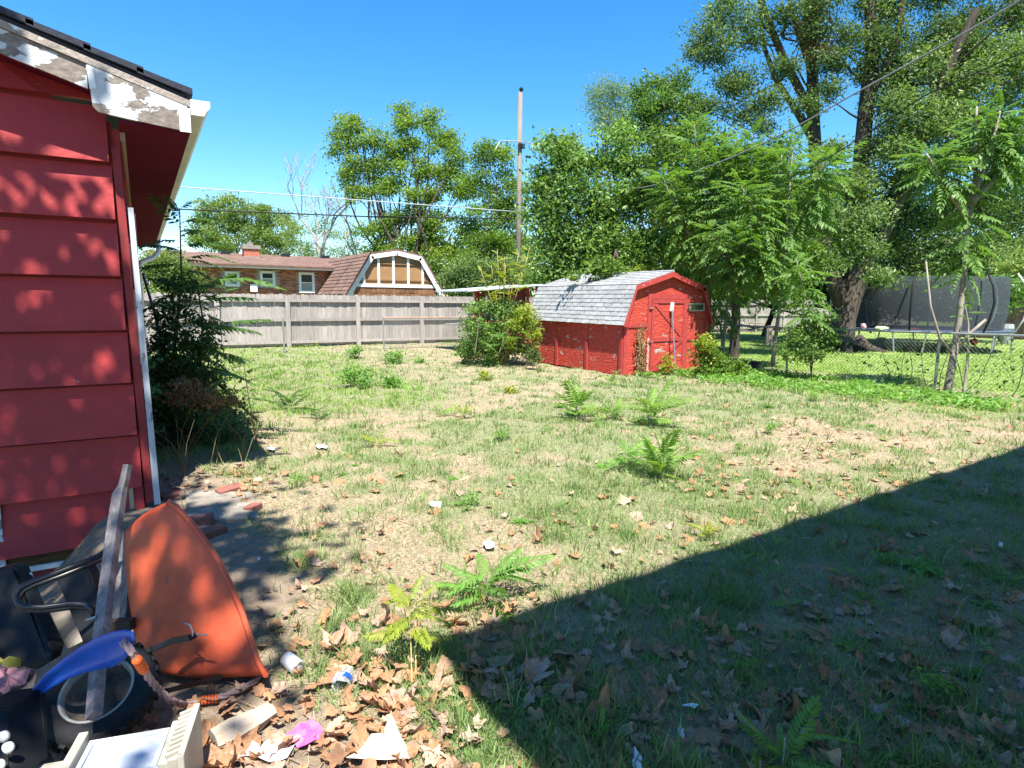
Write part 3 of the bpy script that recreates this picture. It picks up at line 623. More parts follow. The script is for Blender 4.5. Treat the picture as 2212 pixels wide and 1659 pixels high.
MB().box((LX0+.75,LY+.5,1.18),(.75,.5,.35)).build('stored_board',mk('grey blue board',(.28,.33,.38),(.2,.24,.28),scale=3,stretch=(1,1,8),rough=.6),lt)
# ---------------------------------------------------------------- BRICK HOUSE
BY=31.0
bh=thing('brick_house',PY(580,640,BY)*[1,1,0],'single-storey red brick house with brown shingle roof beyond the fence','house')
eL=PY(395,565,BY-.5); eR=PY(735,582,BY-.5); ez=(eL[2]+eR[2])/2
bx0=eL[0]-1; bx1=eR[0]+1.2
MB().bb((bx0,BY+.06,0),(bx1,BY+6,ez-.05)).build('wall',M_mortar,bh)
# windows
wins=[(485,586,518,619),(561,585,595,619),(645,588,680,633)]
wr=[]
for (x0,y0,x1,y1) in wins:
    p=PY(x0,y0,BY); q=PY(x1,y1,BY); wr.append((p[0],q[2],q[0],p[2]))
for (x0,z0,x1,z1) in wr:
    f_=MB(); t_=.11
    for a_,b2 in (((x0,z0),(x1,z0+t_)),((x0,z1-t_),(x1,z1)),((x0,z0+t_),(x0+t_,z1-t_)),((x1-t_,z0+t_),(x1,z1-t_)),((x0+t_,(z0+z1)/2-.02),(x1-t_,(z0+z1)/2+.02))): f_.bb((a_[0],BY-.03,a_[1]),(b2[0],BY+.055,b2[1]))
    fo=f_.build('window',M_white,bh)
    MB().bb((x0+t_,BY+.02,z0+t_),(x1-t_,BY+.04,(z0+z1)/2-.02)).build('pane',M_blind,fo)
    MB().bb((x0+t_,BY+.02,(z0+z1)/2+.02),(x1-t_,BY+.04,z1-t_)).build('pane',M_glass,fo)
# bricks: real geometry joined
bb=MB(); bw,bhh=.215,.075
z=1.55; row=0; Vb=[];Fb=[];Tb=[];nb_=0
while z<ez-.12:
    x=bx0+(row%2)*bw/2
    while x<bx1:
        hit=any(x+bw>w_[0] and x<w_[2] and z+bhh>w_[1] and z<w_[3] for w_ in wr)
        if not hit:
            y_=BY+.025+random.uniform(-.004,.004); x_a,x_b,z_a,z_b=x+.006,x+bw-.006,z+.006,z+bhh-.006
            Vb+=[(x_a,y_,z_a),(x_b,y_,z_a),(x_b,y_,z_b),(x_a,y_,z_b),(x_a,BY+.062,z_a),(x_b,BY+.062,z_a),(x_b,BY+.062,z_b),(x_a,BY+.062,z_b)]
            Fb+=[(nb_,nb_+1,nb_+2,nb_+3),(nb_,nb_+4,nb_+5,nb_+1),(nb_+3,nb_+2,nb_+6,nb_+7),(nb_,nb_+3,nb_+7,nb_+4),(nb_+1,nb_+5,nb_+6,nb_+2)]; nb_+=8
            Tb+=[random.random()]*8
        x+=bw
    z+=bhh; row+=1
Vb=np.array(Vb)-np.array(bh.location)
def attrmat(name,ca,cb,rough=.9):
    m=bpy.data.materials.new(name); t=nodes(m); N=t.nodes; L=t.links
    out=N.new('ShaderNodeOutputMaterial'); b=N.new('ShaderNodeBsdfPrincipled'); b.inputs['Roughness'].default_value=rough; b.inputs['Specular IOR Level'].default_value=.2
    at=N.new('ShaderNodeAttribute'); at.attribute_name='tint'; r=N.new('ShaderNodeValToRGB'); r.color_ramp.elements[0].color=(*ca,1); r.color_ramp.elements[1].color=(*cb,1); L.new(at.outputs['Fac'],r.inputs[0]); L.new(r.outputs[0],b.inputs['Base Color']); L.new(b.outputs[0],out.inputs[0]); return m
o=link('brick',mesh_np('brick',Vb,Fb,attrmat('house brick',(.28,.10,.06),(.55,.25,.15)),Tb),bh); o['kind']='stuff'
MB().prism([(bx0-.2,BY-.5,ez-.0),(bx1,BY-.5,ez-.0),(bx1,BY-.5,ez-.13),(bx0-.2,BY-.5,ez-.13)],(0,.03,0)).build('fascia',M_white,bh)
MB().bb((bx0-.2,BY-.465,ez-.14),(bx1,BY+.05,ez-.12)).build('soffit',M_brownp,bh)
RY=BY+5.0; rz=PY(560,550,RY)[2]
rA=(bx0-.3,BY-.55,ez+.02); rB=(bx1,BY-.55,ez+.02); rC=(bx1,RY,rz); rD=(bx0-.3,RY,rz)
slab([rA,rB,rC,rD],.1,'roof',M_broof,bh)
# shingle courses as geometry
cV=[];cF=[];cT=[];n=0; rows=34; tabw=.33
A_=Vector(rA);Dd=Vector(rD); W=bx1-bx0+.3; sd=(Dd-A_); S=sd.length; sd.normalize(); nn=Vector((1,0,0)).cross(sd).normalized()
for r_ in range(rows):
    for k in range(int(W/tabw)):
        x0=k*tabw+(r_%2)*tabw/2; s0=r_*S/rows; s1=s0+S/rows+.02; h=.02+random.uniform(0,.012)
        P=[A_+Vector((x0+.008,0,0))+sd*s0+nn*h,A_+Vector((x0+tabw-.008,0,0))+sd*s0+nn*h,A_+Vector((x0+tabw-.008,0,0))+sd*s1+nn*.006,A_+Vector((x0+.008,0,0))+sd*s1+nn*.006,A_+Vector((x0+.008,0,0))+sd*s0,A_+Vector((x0+tabw-.008,0,0))+sd*s0]
        cV+=[tuple(p-bh.location) for p in P]; cF+=[(n,n+1,n+2,n+3),(n,n+4,n+5,n+1)]; cT+=[random.random()]*6; n+=6
o=link('shingle',mesh_np('shingle',cV,cF,attrmat('brown roof shingle',(.14,.09,.075),(.23,.15,.125)),cT),bh); o['kind']='stuff'
# chimney and roof vents
cA=PY(543,570,BY+3.2); cw=.36
cb=MB().bb((cA[0]-cw,BY+2.9,ez),(cA[0]+cw,BY+3.6,PY(543,538,BY+3)[2])).build('chimney',M_brick,bh)
MB().bb((cA[0]-cw-.06,BY+2.84,PY(543,538,BY+3)[2]),(cA[0]+cw+.06,BY+3.66,PY(543,530,BY+3)[2])).build('cap',M_conc,cb)
MB().bb((cA[0]-cw-.05,BY+2.85,ez+.6),(cA[0]+cw+.05,BY+3.65,PY(543,562,BY+3)[2])).build('base_course',M_conc,cb)
MB().tube([(cA[0],BY+3.25,PY(543,530,BY+3)[2]),(cA[0],BY+3.25,PY(543,522,BY+3)[2])],.16,8).build('flue',M_conc,cb)
for px_ in (486,615,700):
    p=PY(px_,552,RY-.6); MB().box((p[0],RY-.7,rz-.02),(.45,.4,.16)).build('roof_vent',M_blackm,bh)
# meter box + sign post on wall
p=PY(548,622,BY-.05); MB().box((p[0],BY-.06,p[2]),(.3,.15,.35)).build('meter_box',M_white,bh)
# ---------------------------------------------------------------- GAMBREL GARAGE beyond the fence
GY=26.5
gb=thing('gambrel_garage',PY(850,640,GY)*[1,1,0],'brown barn-roofed garage with white trimmed gable beyond the fence','garage')
def gpx(x,y): p=PY(x,y,GY); return (p[0],p[2])
pts=[gpx(748,637),gpx(800,551),gpx(856,543),gpx(909,556),gpx(955,636)]
base=[(pts[0][0]+.15,0)]+[(pts[0][0]+.1,pts[0][1])]+[pts[1],pts[2],pts[3],(pts[4][0]-.1,pts[4][1])]+[(pts[4][0]-.15,0)]
MB().prism([(a_,GY+.05,b2) for a_,b2 in base],(0,6,0)).build('wall',M_tanp,gb)
# white barge boards
for i in range(4):
    a_,b2=pts[i],pts[i+1]; d=Vector((b2[0]-a_[0],0,b2[1]-a_[1])).normalized(); nrm=Vector((-d.z,0,d.x)); 
    if nrm.z<0: nrm=-nrm
    A0=Vector((a_[0],GY-.12,a_[1])); B0=Vector((b2[0],GY-.12,b2[1]))
    MB().prism([A0+nrm*.02,B0+nrm*.02,B0-nrm*.17,A0-nrm*.17],(0,.05,0)).build('barge_board',M_white,gb)
    e0=A0+nrm*.03;e1=B0+nrm*.03
    MB().prism([e0,e1,e1+nrm*.07,e0+nrm*.07],(0,6.6,0)).build('roof_plane',M_broof,gb)
# white studs, sill, horizontal shadow battens
zt0=gpx(850,621)[1]; zt1=gpx(850,614)[1]
MB().bb((gpx(757,618)[0],GY-.03,zt0),(gpx(950,618)[0],GY+.045,zt1)).build('sill_band',M_white,gb)
def gt_(x):
    for i in range(4):
        if pts[i][0]<=x<=pts[i+1][0]:
            t_=(x-pts[i][0])/(pts[i+1][0]-pts[i][0]); return pts[i][1]+t_*(pts[i+1][1]-pts[i][1])
    return zt1
for px_ in (786,818,850,882,913):
    x=gpx(px_,590)[0]; MB().bb((x-.05,GY-.02,zt1+.002),(x+.05,GY+.045,gt_(x)-.12)).build('stud',M_white,gb)
studs=[gpx(p_,590)[0] for p_ in (757,786,818,850,882,913,945)]
for zz in (zt1+.14,zt1+.86):
    for i in range(6):
        a_,b2=studs[i]+.055,studs[i+1]-.055
        if gt_((a_+b2)/2)>zz+.3: MB().bb((a_,GY-.0,zz),(b2,GY+.045,zz+.05)).build('batten',M_brownp,gb)
# cedar shakes at the foot
for r_ in range(3):
    x=gpx(762,601)[0]; zlo=zt0-.26*(r_+1)
    while x<gpx(945,601)[0]:
        wd=random.uniform(.15,.3); MB().bb((x,GY+.0+.012*random.random(),zlo+random.uniform(-.03,.03)),(x+wd-.01,GY+.046,zlo+.25)).build('shake',M_shake,gb); x+=wd
for px_ in (760,947): 
    x=gpx(px_,620)[0]; MB().bb((x-.07,GY-.04,0),(x+.07,GY+.045,zt0)).build('corner_post',M_white,gb)
# left roof plane shingles as single pieces
a_,b2=pts[0],pts[1]
roofplane((a_[0]-.06,GY-.36,a_[1]-.0),(a_[0]-.06,GY+6.2,a_[1]-.0),(b2[0]-.06,GY+6.2,b2[1]+.06),(b2[0]-.06,GY-.36,b2[1]+.06),11,18,'shingle',M_broof,th=.03,parent=gb,lift=.06)
# ---------------------------------------------------------------- UTILITY POLE AND WIRES
DP=29.0
pt=D(1124,200,DP); pb=np.array([pt[0],pt[1],0])
up=thing('utility_pole',pb,'tall bare wooden utility pole rising above the trees behind the shed','utility pole')
MB().tube([pb,pb+(pt-pb)*.5,pt],[.145,.125,.10],12).build('pole_shaft',M_pole,up,smooth=True)
ins=MB(); q=pt+np.array([.05,0,.0]); ins.tube([q,q+[0,0,.08],q+[0,0,.14],q+[0,0,.2],q+[0,0,.27]],[.03,.06,.11,.09,.02],8).build('insulator',M_black,up,smooth=True)
zb=D(1122,304,DP)[2]
br=MB(); br.tube([(pt[0]-.9,pt[1]+.3,zb+.02),(pt[0],pt[1]-.17,zb),(pt[0]+1.2,pt[1]-.5,zb-.15)],.025,6); br.tube([(pt[0]-.9,pt[1]+.3,zb),(pt[0]-1.15,pt[1]+.3,zb-.4)],.02,5); br.tube([(pt[0]+1.2,pt[1]-.5,zb-.15),(pt[0]+1.6,pt[1]-.5,zb-.4),(pt[0]+1.6,pt[1]-.5,zb-.8)],.015,5); br.build('service_bracket',M_galv,up)
MB().box((pt[0]-.0,pt[1]-.17,zb-.2),(.32,.1,.22)).build('clamp',M_blackm,up)
MB().box((pt[0]+.38,pt[1]-.17,zb-.65),(.25,.1,.1)).build('splice',M_blackm,up)
def wire(name,pts_,r_,mat,label,sag=0):
    P=[Vector(p) for p in pts_]; out=[]
    for i in range(len(P)-1):
        for k in range(14):
            t_=k/14; q=P[i].lerp(P[i+1],t_); q.z-=sag*4*t_*(1-t_); out.append(q)
    out.append(P[-1]); o=MB().tube(out,r_,5).build(name,mat,None,smooth=True); return tag(o,label,'wire')
wire('overhead_wire',[D(1112,457,DP),D(395,404,24),D(100,382,22)],.022,M_cablel,'pale upper wire running from the pole to the left edge above the brick house')
wire('overhead_wire',[D(1112,472,DP),D(800,468,27),D(395,452,24),D(100,440,22)],.028,M_cable,'black lower cable running from the pole to the left above the brick house')
# service drop: from pole, dips, then up to the right
pa=[D(1145,372,DP-.5),D(1250,408,24),D(1330,411,20.5),D(1420,398,17.5),D(1560,348,14),D(1700,284,11.5),D(1850,200,9.8),D(2000,118,8.5),D(2150,33,7.4),D(2300,-60,6.5)]
out=[]
P=[Vector(p) for p in pa]
for i in range(len(P)-1):
    p0_=P[max(i-1,0)];p1_=P[i];p2_=P[i+1];p3_=P[min(i+2,len(P)-1)]
    for k in range(6):
        t_=k/6; out.append(0.5*((2*p1_)+(p2_-p0_)*t_+(2*p0_-5*p1_+4*p2_-p3_)*t_*t_+(3*p1_-p0_-3*p2_+p3_)*t_**3))
out.append(P[-1])
tag(MB().tube(out,.013,6).build('overhead_wire',M_cableg,None,smooth=True),'thick grey service cable sweeping up from the pole to the top right corner','wire')
wire('overhead_wire',[D(1640,420,15),D(1800,335,11.5),D(2000,205,9.6),D(2240,100,8.2)],.010,M_cable,'thin black wire crossing the right trees below the service cable')
wire('overhead_wire',[D(2030,545,13),D(2140,480,12),D(2240,425,11)],.010,M_cable,'short thin black wire behind the right sapling')
# ---------------------------------------------------------------- FOLIAGE GENERATORS
def rand_unit(n):
    v=rng.normal(size=(n,3)); return v/np.linalg.norm(v,axis=1)[:,None]
def leaves(P,size,tint,aspect=.5,up=.6,fold=.15):
    """one folded two-triangle leaf per point"""
    n=len(P); nr=rand_unit(n)+np.array([0,0,up]); nr/=np.linalg.norm(nr,axis=1)[:,None]
    d=np.cross(nr,rand_unit(n)); d/=np.linalg.norm(d,axis=1)[:,None]+1e-9; s=np.cross(nr,d)
    size=np.broadcast_to(size,(n,)) * rng.uniform(.7,1.3,n)
    L=size[:,None]
    a=P-d*L*.5; b=P+s*L*aspect*.5-nr*L*fold; c=P+d*L*.5; e=P-s*L*aspect*.5-nr*L*fold
    V=np.stack([a,b,c,e],1).reshape(-1,3); i=np.arange(n)*4
    F=np.concatenate([np.stack([i,i+1,i+2],1),np.stack([i,i+2,i+3],1)]); T=np.repeat(tint,4)
    return V,F,T
COVK=lambda s: 1.9 if s>.09 else 1.45
def cloud(blobs,size,cover_,clump=.3,tbase=.45,tvar=.3,hollow=.35):
    """leaf positions for blobs (centre, radii); clumped with gaps"""
    Ps=[];Ts=[]; cover=cover_*COVK(size)
    for (c,rx,rz,ry) in blobs:
        area=math.pi*rx*rz; n=int(2.6*cover*area/(size*size*.5)); 
        k=int(np.clip(2.6*rx*rz/(clump*clump*4),8,260)); 
        cd=rand_unit(k); rr=rng.uniform(hollow,1,k)**.6
        cc=cd*rr[:,None]*np.array([rx,ry,rz])
        ct=rng.normal(0,.13,k)
        idx=rng.integers(0,k,n); cr=min(clump*1.25,.42*(rx*rz)**.5)
        off=rng.normal(size=(n,3))*cr*np.array([1,1,.62])
        p=cc[idx]+off
        Ps.append(p+np.array(c)); 
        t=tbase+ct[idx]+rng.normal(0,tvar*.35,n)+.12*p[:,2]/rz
        Ts.append(t)
    return np.concatenate(Ps),np.clip(np.concatenate(Ts),0,1)
def blobpx(lst,depth):
    """(px,py,rx,ry[,ddepth]) photo-measured masses at a real distance"""
    out=[]
    for b in lst:
        d=depth+(b[4] if len(b)>4 else 0); k=d/FPX
        out.append((D(b[0],b[1],d),b[2]*k,b[3]*k,(b[2]+b[3])/2*k*.85))
    return out
def limbs(root_mb,a,b,r0,r1,n=6,wob=.06):
    a=np.array(a);b=np.array(b); L=np.linalg.norm(b-a); P=[]
    w=rng.normal(size=(3,))*wob*L; w2=rng.normal(size=(3,))*wob*L*.4
    for i in range(n+1):
        t=i/n; P.append(a+(b-a)*t+w*math.sin(math.pi*t)+w2*math.sin(2*math.pi*t))
    root_mb.tube(P,[r0+(r1-r0)*(i/n) for i in range(n+1)],7,caps=False); return P
def tree(name,label,cat,base,blobs,size,cover,lmat,bark=None,trunk_r=.2,fork=.35,tb=.45,tv=.3,clump=.3,twigs=3,group=None,hollow=.35,aspect=.5,crown='crown',trunk=True):
    base=np.array([base[0],base[1],0.0])
    t=thing(name,base,label,cat,group)
    if trunk:
        top=np.mean([b[0] for b in blobs],0); tm=MB(); zt=top[2]*fork
        f=base*(1-.5)+np.array([top[0],top[1],0])*.5; f=base*.7+top*.3; f[2]=max(zt,.4)
        P=limbs(tm,base-[0,0,.1],f,trunk_r,trunk_r*.75,5,.03)
        for b in blobs:
            r=trunk_r*.5; Q=limbs(tm,f,b[0],r*.62,r*.13,7,.08)
            for _ in range(twigs):
                q=Q[rng.integers(3,len(Q))]; e=np.array(b[0])+rand_unit(1)[0]*np.array([b[1],b[3],b[2]])*.85; limbs(tm,q,e,r*.3,r*.06,4,.08)
        tm.build('trunk',bark or M_bark,t,smooth=True)
    P,T=cloud(blobs,size,cover,clump,tb,tv,hollow)
    V,F,TT=leaves(P,size,T,aspect)
    o=link(crown,mesh_np(crown,V-np.array(t.location),F,lmat,TT),t)
    return t
# frond (pinnate leaf) meshes
def frond_mesh(pairs,droop,mat,seed,wide=.082,lf=.27,curl=.0):
    r=np.random.default_rng(seed); V=[];F=[];T=[]
    def zc(t): return -droop*t*t
    n=0
    K=7
    for i in range(K):
        t=i/(K-1); wd=.008*(1-t*.6); z=zc(t)
        V+=[(-wd,t,z),(wd,t,z),(0,t,z+.012*(1-t*.5))]; T+=[.5]*3
        if i: 
            a=n-3
            F+=[(a,a+2,n+2),(a,n+2,n),(a+2,a+1,n+1),(a+2,n+1,n+2)]
        n+=3
    def leaflet(o,d,L,w,dr,tt):
        nonlocal n
        d=np.array(d); d/=np.linalg.norm(d); s=np.cross(d,[0,0,1.]); s/=np.linalg.norm(s)
        o=np.array(o); m=o+d*L*.4+[0,0,-dr*.15*L]; m2=o+d*L*.75+[0,0,-dr*.45*L]; e=o+d*L+[0,0,-dr*L*.8]
        up_=np.array([0,0,w*.35])
        V.extend([o,m+s*w+up_,m-s*w+up_,m,m2+s*w*.6+up_*.5,m2-s*w*.6+up_*.5,e]); T.extend([tt]*7)
        F.extend([(n,n+3,n+1),(n,n+2,n+3),(n+1,n+3,n+6),(n+1,n+6,n+4),(n+2,n+6,n+3),(n+2,n+5,n+6)]); n+=7
    for i in range(pairs):
        t=.18+.80*i/(pairs-1); z=zc(t); L=lf*(1-.45*abs(t-.45)/.55)*r.uniform(.88,1.1); 
        for s in (-1,1):
            a=R_(r.uniform(58,72)-22*t); dr=r.uniform(.25,.75)
            leaflet((0,t,z+.004),(s*math.sin(a),math.cos(a),-.1),L,wide*.5*r.uniform(.85,1.15),dr,float(np.clip(.5+r.normal(0,.12),0,1)))
    leaflet((0,1,zc(1)),(0,1,-.6*droop),lf*.7,wide*.45,.5,.6)
    return mesh_np('frond',np.array(V),np.array(F),mat,np.array(T))
def fronds_of(mat,k0): return [frond_mesh(9+i%3,dr,mat,k0+i) for i,dr in enumerate((.10,.20,.32,.46,.62))]
FR_A=fronds_of(L_ail,10); FR_D=fronds_of(L_aild,30); FR_Y=fronds_of(L_yel,50)
FR_W=[frond_mesh(10+i%2,dr,L_weed,90+i,wide=.07,lf=.26) for i,dr in enumerate((.08,.2,.35,.5))]
FR_F=[frond_mesh(12,dr,L_sprig,70+i,wide=.066,lf=.24) for i,dr in enumerate((.15,.35,.6))]
def put_frond(par,mes,p,az,el,L,roll=0):
    y=Vector((math.cos(az)*math.cos(el),math.sin(az)*math.cos(el),math.sin(el))); x=y.cross(Vector((0,0,1)))
    if x.length<.05: x=Vector((math.sin(az),-math.cos(az),0))
    x.normalize(); z=x.cross(y); Mw=Matrix((x,y,z)).transposed().to_4x4()
    Mw=Matrix.Translation(Vector([float(c) for c in p]))@Mw@Matrix.Rotation(roll,4,'Y')@Matrix.Scale(L,4)
    return linkm('frond',mes[random.randrange(len(mes))],par,Mw)
def sapling(name,label,cat,base,stems,mes,flen,per,bark=M_barkl,r0=.04,group=None,start=.35,whorl=True,el0=(.1,.9),bz=True):
    """stems: list of polylines (world points) each bearing fronds toward the tip"""
    t=thing(name,(base[0],base[1],float(gz(base[0],base[1])) if bz else 0),label,cat,group)
    sm=MB()
    for st in stems:
        P=[np.array(p,float) for p in st]; n=len(P)
        pts=[]
        for i in range(n-1):
            for k in range(4): pts.append(P[i]+(P[i+1]-P[i])*k/4)
        pts.append(P[-1]); m=len(pts)
        sm.tube(pts,[r0*(1-.75*i/(m-1)) for i in range(m)],7)
        for k in range(per):
            tt=start+(1-start)*((k+.5)/per)**.8; q=tt*(m-1); i=min(int(q),m-2); p=pts[i]+(pts[i+1]-pts[i])*(q-i)
            az=k*2.39996+random.uniform(-.4,.4); el=el0[0]+(el0[1]-el0[0])*((tt-start)/(1-start))**2+random.uniform(-.2,.2)
            put_frond(t,mes,p,az,el,flen*random.uniform(.75,1.15)*(1.0 if tt<.93 else .65),random.uniform(-.4,.4))
    sm.build('stem',bark,t,smooth=True); return t
# ---------------------------------------------------------------- BACKGROUND TREES
def gbase(px_,depth): p=D(px_,700,depth); return (p[0],p[1])
# far left round tree behind the brick house
tree('maple_tree','rounded pale green tree rising behind the brick house at left','tree',gbase(525,50),blobpx([(500,455,60,32),(555,470,65,30),(450,490,45,40),(600,505,45,35),(520,510,70,30),(590,540,50,22),(460,530,50,22)],50),.20,1.7,L_far,trunk_r=.35,tb=.5)
tree('hedge_tree','low light green tree between gutter and brick house roof','tree',gbase(355,24),blobpx([(345,570,40,35),(330,610,38,38),(385,600,40,40),(350,650,45,38)],24),.10,2.2,L_far,trunk_r=.1,tb=.55)
tree('yard_tree','pale thin-leaved tree behind the brick house roof, right of the round tree','tree',gbase(665,48),blobpx([(650,535,30,24),(690,545,30,20),(640,505,26,20),(735,545,26,18),(700,500,26,26),(765,520,24,30)],48),.13,.9,L_far,trunk_r=.12,tb=.62,bark=M_deadbark)
# dead tree
db=gbase(690,42); dt=thing('dead_tree',(db[0],db[1],0),'bare dead grey tree behind the brick house','tree')
dm=MB(); 
def dead(a,dirv,L,r,dep):
    b=a+dirv*L; P=limbs(dm,a,b,r,r*.6,4,.07)
    if dep<=0: return
    for k in range(3 if dep>1 else 4):
        nd=dirv+rand_unit(1)[0]*.65+np.array([0,0,.22]); nd/=np.linalg.norm(nd); dead(np.array(P[-1 if k<2 else 3]),nd,L*rng.uniform(.55,.8),r*.55,dep-1)
dead(np.array([db[0],db[1],0.]),np.array([.05,0,1.]),4.4,.16,4)
dead(np.array([db[0]+1.8,db[1],0.]),np.array([.25,0,1.]),4.0,.13,4)
dm.build('branches',M_deadbark,dt)
P,T=cloud(blobpx([(665,470,20,22),(700,455,20,26),(740,470,16,24)],42),.12,.12); V,F,TT=leaves(P,.12,T); link('sparse_leaves',mesh_np('sparse_leaves',V-np.array(dt.location),F,L_far,TT),dt)
# mid left tall tree (light green, gappy)
midb=[(745,275,26,26),(742,320,34,30),(770,265,20,18),(810,300,34,26),(870,235,20,18),(880,280,40,34),(930,265,28,30),(950,310,40,34),(860,330,44,26),(800,360,44,30),(750,370,32,30),
 (900,370,46,30),(965,370,36,36),(840,400,44,28),(780,420,34,24),(920,430,50,30),(870,470,50,30),(985,345,24,22),(1000,410,36,36),(940,480,46,26),(820,500,40,24),(900,525,60,26),(850,560,54,26),(960,555,54,30),(800,545,40,24),(1000,500,34,34),(1030,560,40,40)]
tree('walnut_tree','tall airy light green tree behind the gambrel garage','tree',gbase(885,38),blobpx(midb,38),.18,1.7,L_mid,trunk_r=.32,tb=.60,tv=.5,clump=.26,twigs=2,fork=.3,hollow=.1)
# narrower tree between it and the pole
tree('boxelder_tree','bright green tree directly left of the utility pole','tree',gbase(1060,36),blobpx([(1045,335,30,28),(1085,350,32,34),(1040,395,36,34),(1090,420,34,40),(1060,460,46,34),(1090,510,44,40),(1040,540,44,36),(1100,580,50,36),(1020,600,50,34),(1120,450,20,60)],36),.17,1.8,L_mid,trunk_r=.2,tb=.50,clump=.28)
tree('shrub_mass','grey-green spreading shrubs behind the fence beside the gambrel garage','shrub',gbase(1000,25.5),blobpx([(985,590,40,22),(1030,590,50,28),(975,618,34,20),(1060,610,60,30),(1110,600,50,34),(1010,625,60,20)],25.5),.10,2.3,L_elm,trunk_r=.06,tb=.6)
# dense mulberry thicket behind the shed
tree('mulberry_tree','dense dark green mulberry thicket right of the utility pole behind the shed','tree',gbase(1260,20),blobpx([(1190,350,46,50),(1250,335,54,50),(1320,330,54,46),(1370,360,44,46),(1180,430,50,56),(1250,430,62,60),(1330,430,62,60),(1400,430,44,60),(1190,520,56,54),(1270,520,66,56),(1350,520,66,56),(1180,575,60,34),(1270,585,76,36),(1360,580,60,36),(1420,520,40,50),(1160,390,24,34)],20),.155,2.0,L_dark,trunk_r=.16,tb=.60,tv=.55,clump=.3)
# pale willow like tree top behind
tree('willow_tree','feathery pale green treetop rising behind the thicket','tree',gbase(1330,34),blobpx([(1290,215,28,34),(1320,190,32,24),(1310,250,44,34),(1350,215,34,34),(1230,305,18,26),(1250,340,24,24),(1355,270,40,34)],34),.14,1.1,L_far,trunk_r=.2,tb=.55,aspect=.3)
tree('oak_tree','dark dense treetop just left of the old elm trunks','tree',gbase(1440,27),blobpx([(1400,195,34,30),(1450,180,44,26),(1490,215,30,30),(1420,240,50,34),(1470,260,40,34),(1380,270,40,40),(1440,300,50,34),(1345,290,30,30)],27),.15,2.0,L_dark,trunk_r=.2,tb=.42)
# ---- the old elm(s): heavy trunks with high crown, upper right
EB=D(1815,745,22)
elm=thing('elm_tree',(EB[0],EB[1],0),'huge old multi-stemmed elm with thick furrowed trunks in the neighbour yard','tree')
et=MB()
def pth(lst): return [D(*p) for p in lst]
def limb_px(lst,rs): et.tube(pth(lst),[r*(.66 if i or len(rs)!=5 else .9) for i,r in enumerate(rs)],12,caps=False)
limb_px([(1812,770,21.7),(1815,735,22),(1822,690,22),(1835,640,22),(1850,600,22)],[1.05,.72,.62,.64,.66])
limb_px([(1822,660,22),(1795,590,22),(1775,500,22),(1765,380,22),(1757,260,22.2),(1755,160,22.5),(1745,60,22.8),(1750,-60,23)],[.5,.42,.36,.34,.33,.30,.27,.24])
limb_px([(1845,620,22),(1850,540,22),(1855,430,21.8),(1862,330,21.6),(1872,220,21.4),(1885,110,21.2),(1880,0,21),(1875,-80,21)],[.55,.46,.42,.40,.37,.33,.30,.26])
limb_px([(1757,250,22.2),(1730,200,22),(1690,120,21.8),(1665,60,21.6),(1640,-10,21.4),(1620,-80,21.2)],[.26,.22,.20,.17,.15,.12])
limb_px([(1760,300,22.2),(1720,240,22.4),(1675,170,22.6),(1650,100,22.8),(1640,0,23)],[.22,.17,.14,.12,.1])
limb_px([(1850,600,22),(1900,520,21.6),(1945,420,21.2),(1985,310,20.8),(2020,210,20.4),(2060,120,20),(2110,20,19.6)],[.5,.40,.34,.31,.27,.23,.18])
limb_px([(1872,220,21.4),(1910,150,21),(1945,60,20.6),(1950,-50,20.2)],[.24,.2,.17,.13])
limb_px([(1745,60,22.8),(1775,0,22.6),(1800,-60,22.5)],[.2,.16,.12])
limb_px([(1755,160,22.5),(1720,60,22.3),(1700,-30,22)],[.18,.14,.1])
for k in range(40):
    s=[(1750,100,22.5),(1690,120,21.8),(1870,200,21.4),(1990,300,20.8),(2040,150,20.2),(1757,260,22.2),(1650,60,22)][k%7]; a_=D(s[0],s[1]+rng.uniform(-80,80),s[2]); limbs(et,a_,a_+rand_unit(1)[0]*np.array([2.2,2.2,1.6])+[0,0,.3],.05,.012,4,.1)
et.build('trunk',M_bark,elm,smooth=True)
# buttress roots
for k in range(7):
    a_=k*.9+.3; MB().tube([(EB[0]+math.cos(a_)*.55,EB[1]+math.sin(a_)*.55,.35),(EB[0]+math.cos(a_)*1.0,EB[1]+math.sin(a_)*1.0,.1),(EB[0]+math.cos(a_)*1.7,EB[1]+math.sin(a_)*1.7,-.05)],[.25,.16,.06],7).build('root',M_bark,elm,smooth=True)
eb=[(1560,30,50,40),(1520,80,36,34),(1500,120,24,20),(1560,110,46,40),(1600,170,44,40),(1560,190,34,30),(1620,60,44,44),(1660,220,44,36),(1600,240,44,26),(1530,230,26,30),(1640,270,40,24),(1700,40,34,40),(1700,150,34,40),
 (1790,60,44,44),(1800,130,44,40),(1790,190,34,30),(1740,240,40,24),(1830,90,30,40),(1915,60,44,50),(1930,130,44,44),(1960,200,50,44),(1920,240,44,40),(1900,320,40,44),(1870,380,40,40),(1960,300,50,50),(2010,60,54,54),(2080,90,60,60),(2060,180,60,54),(2130,50,60,54),(2150,140,60,60),(2100,240,60,54),(2170,220,50,60),(2020,280,50,44),(2000,370,60,50),(1940,400,50,50),(2080,330,60,50),(2150,330,60,50),(1880,20,34,26),(1970,0,40,34),(2195,20,50,60),(2200,120,40,60),(2190,300,40,60),(1980,-60,80,50),(2100,-60,80,50),(1860,-70,70,50),(1700,-70,60,50),(1900,100,44,44),(1990,120,44,44),(2050,130,44,44),(2110,150,44,44),(2180,60,44,44),(1935,180,36,40),(1920,10,40,34),(2030,-10,50,34),(1770,20,40,30),(1860,150,24,30),(2020,-170,90,60),(1880,-180,90,60),(2150,-180,90,60),(1720,-170,80,60)]
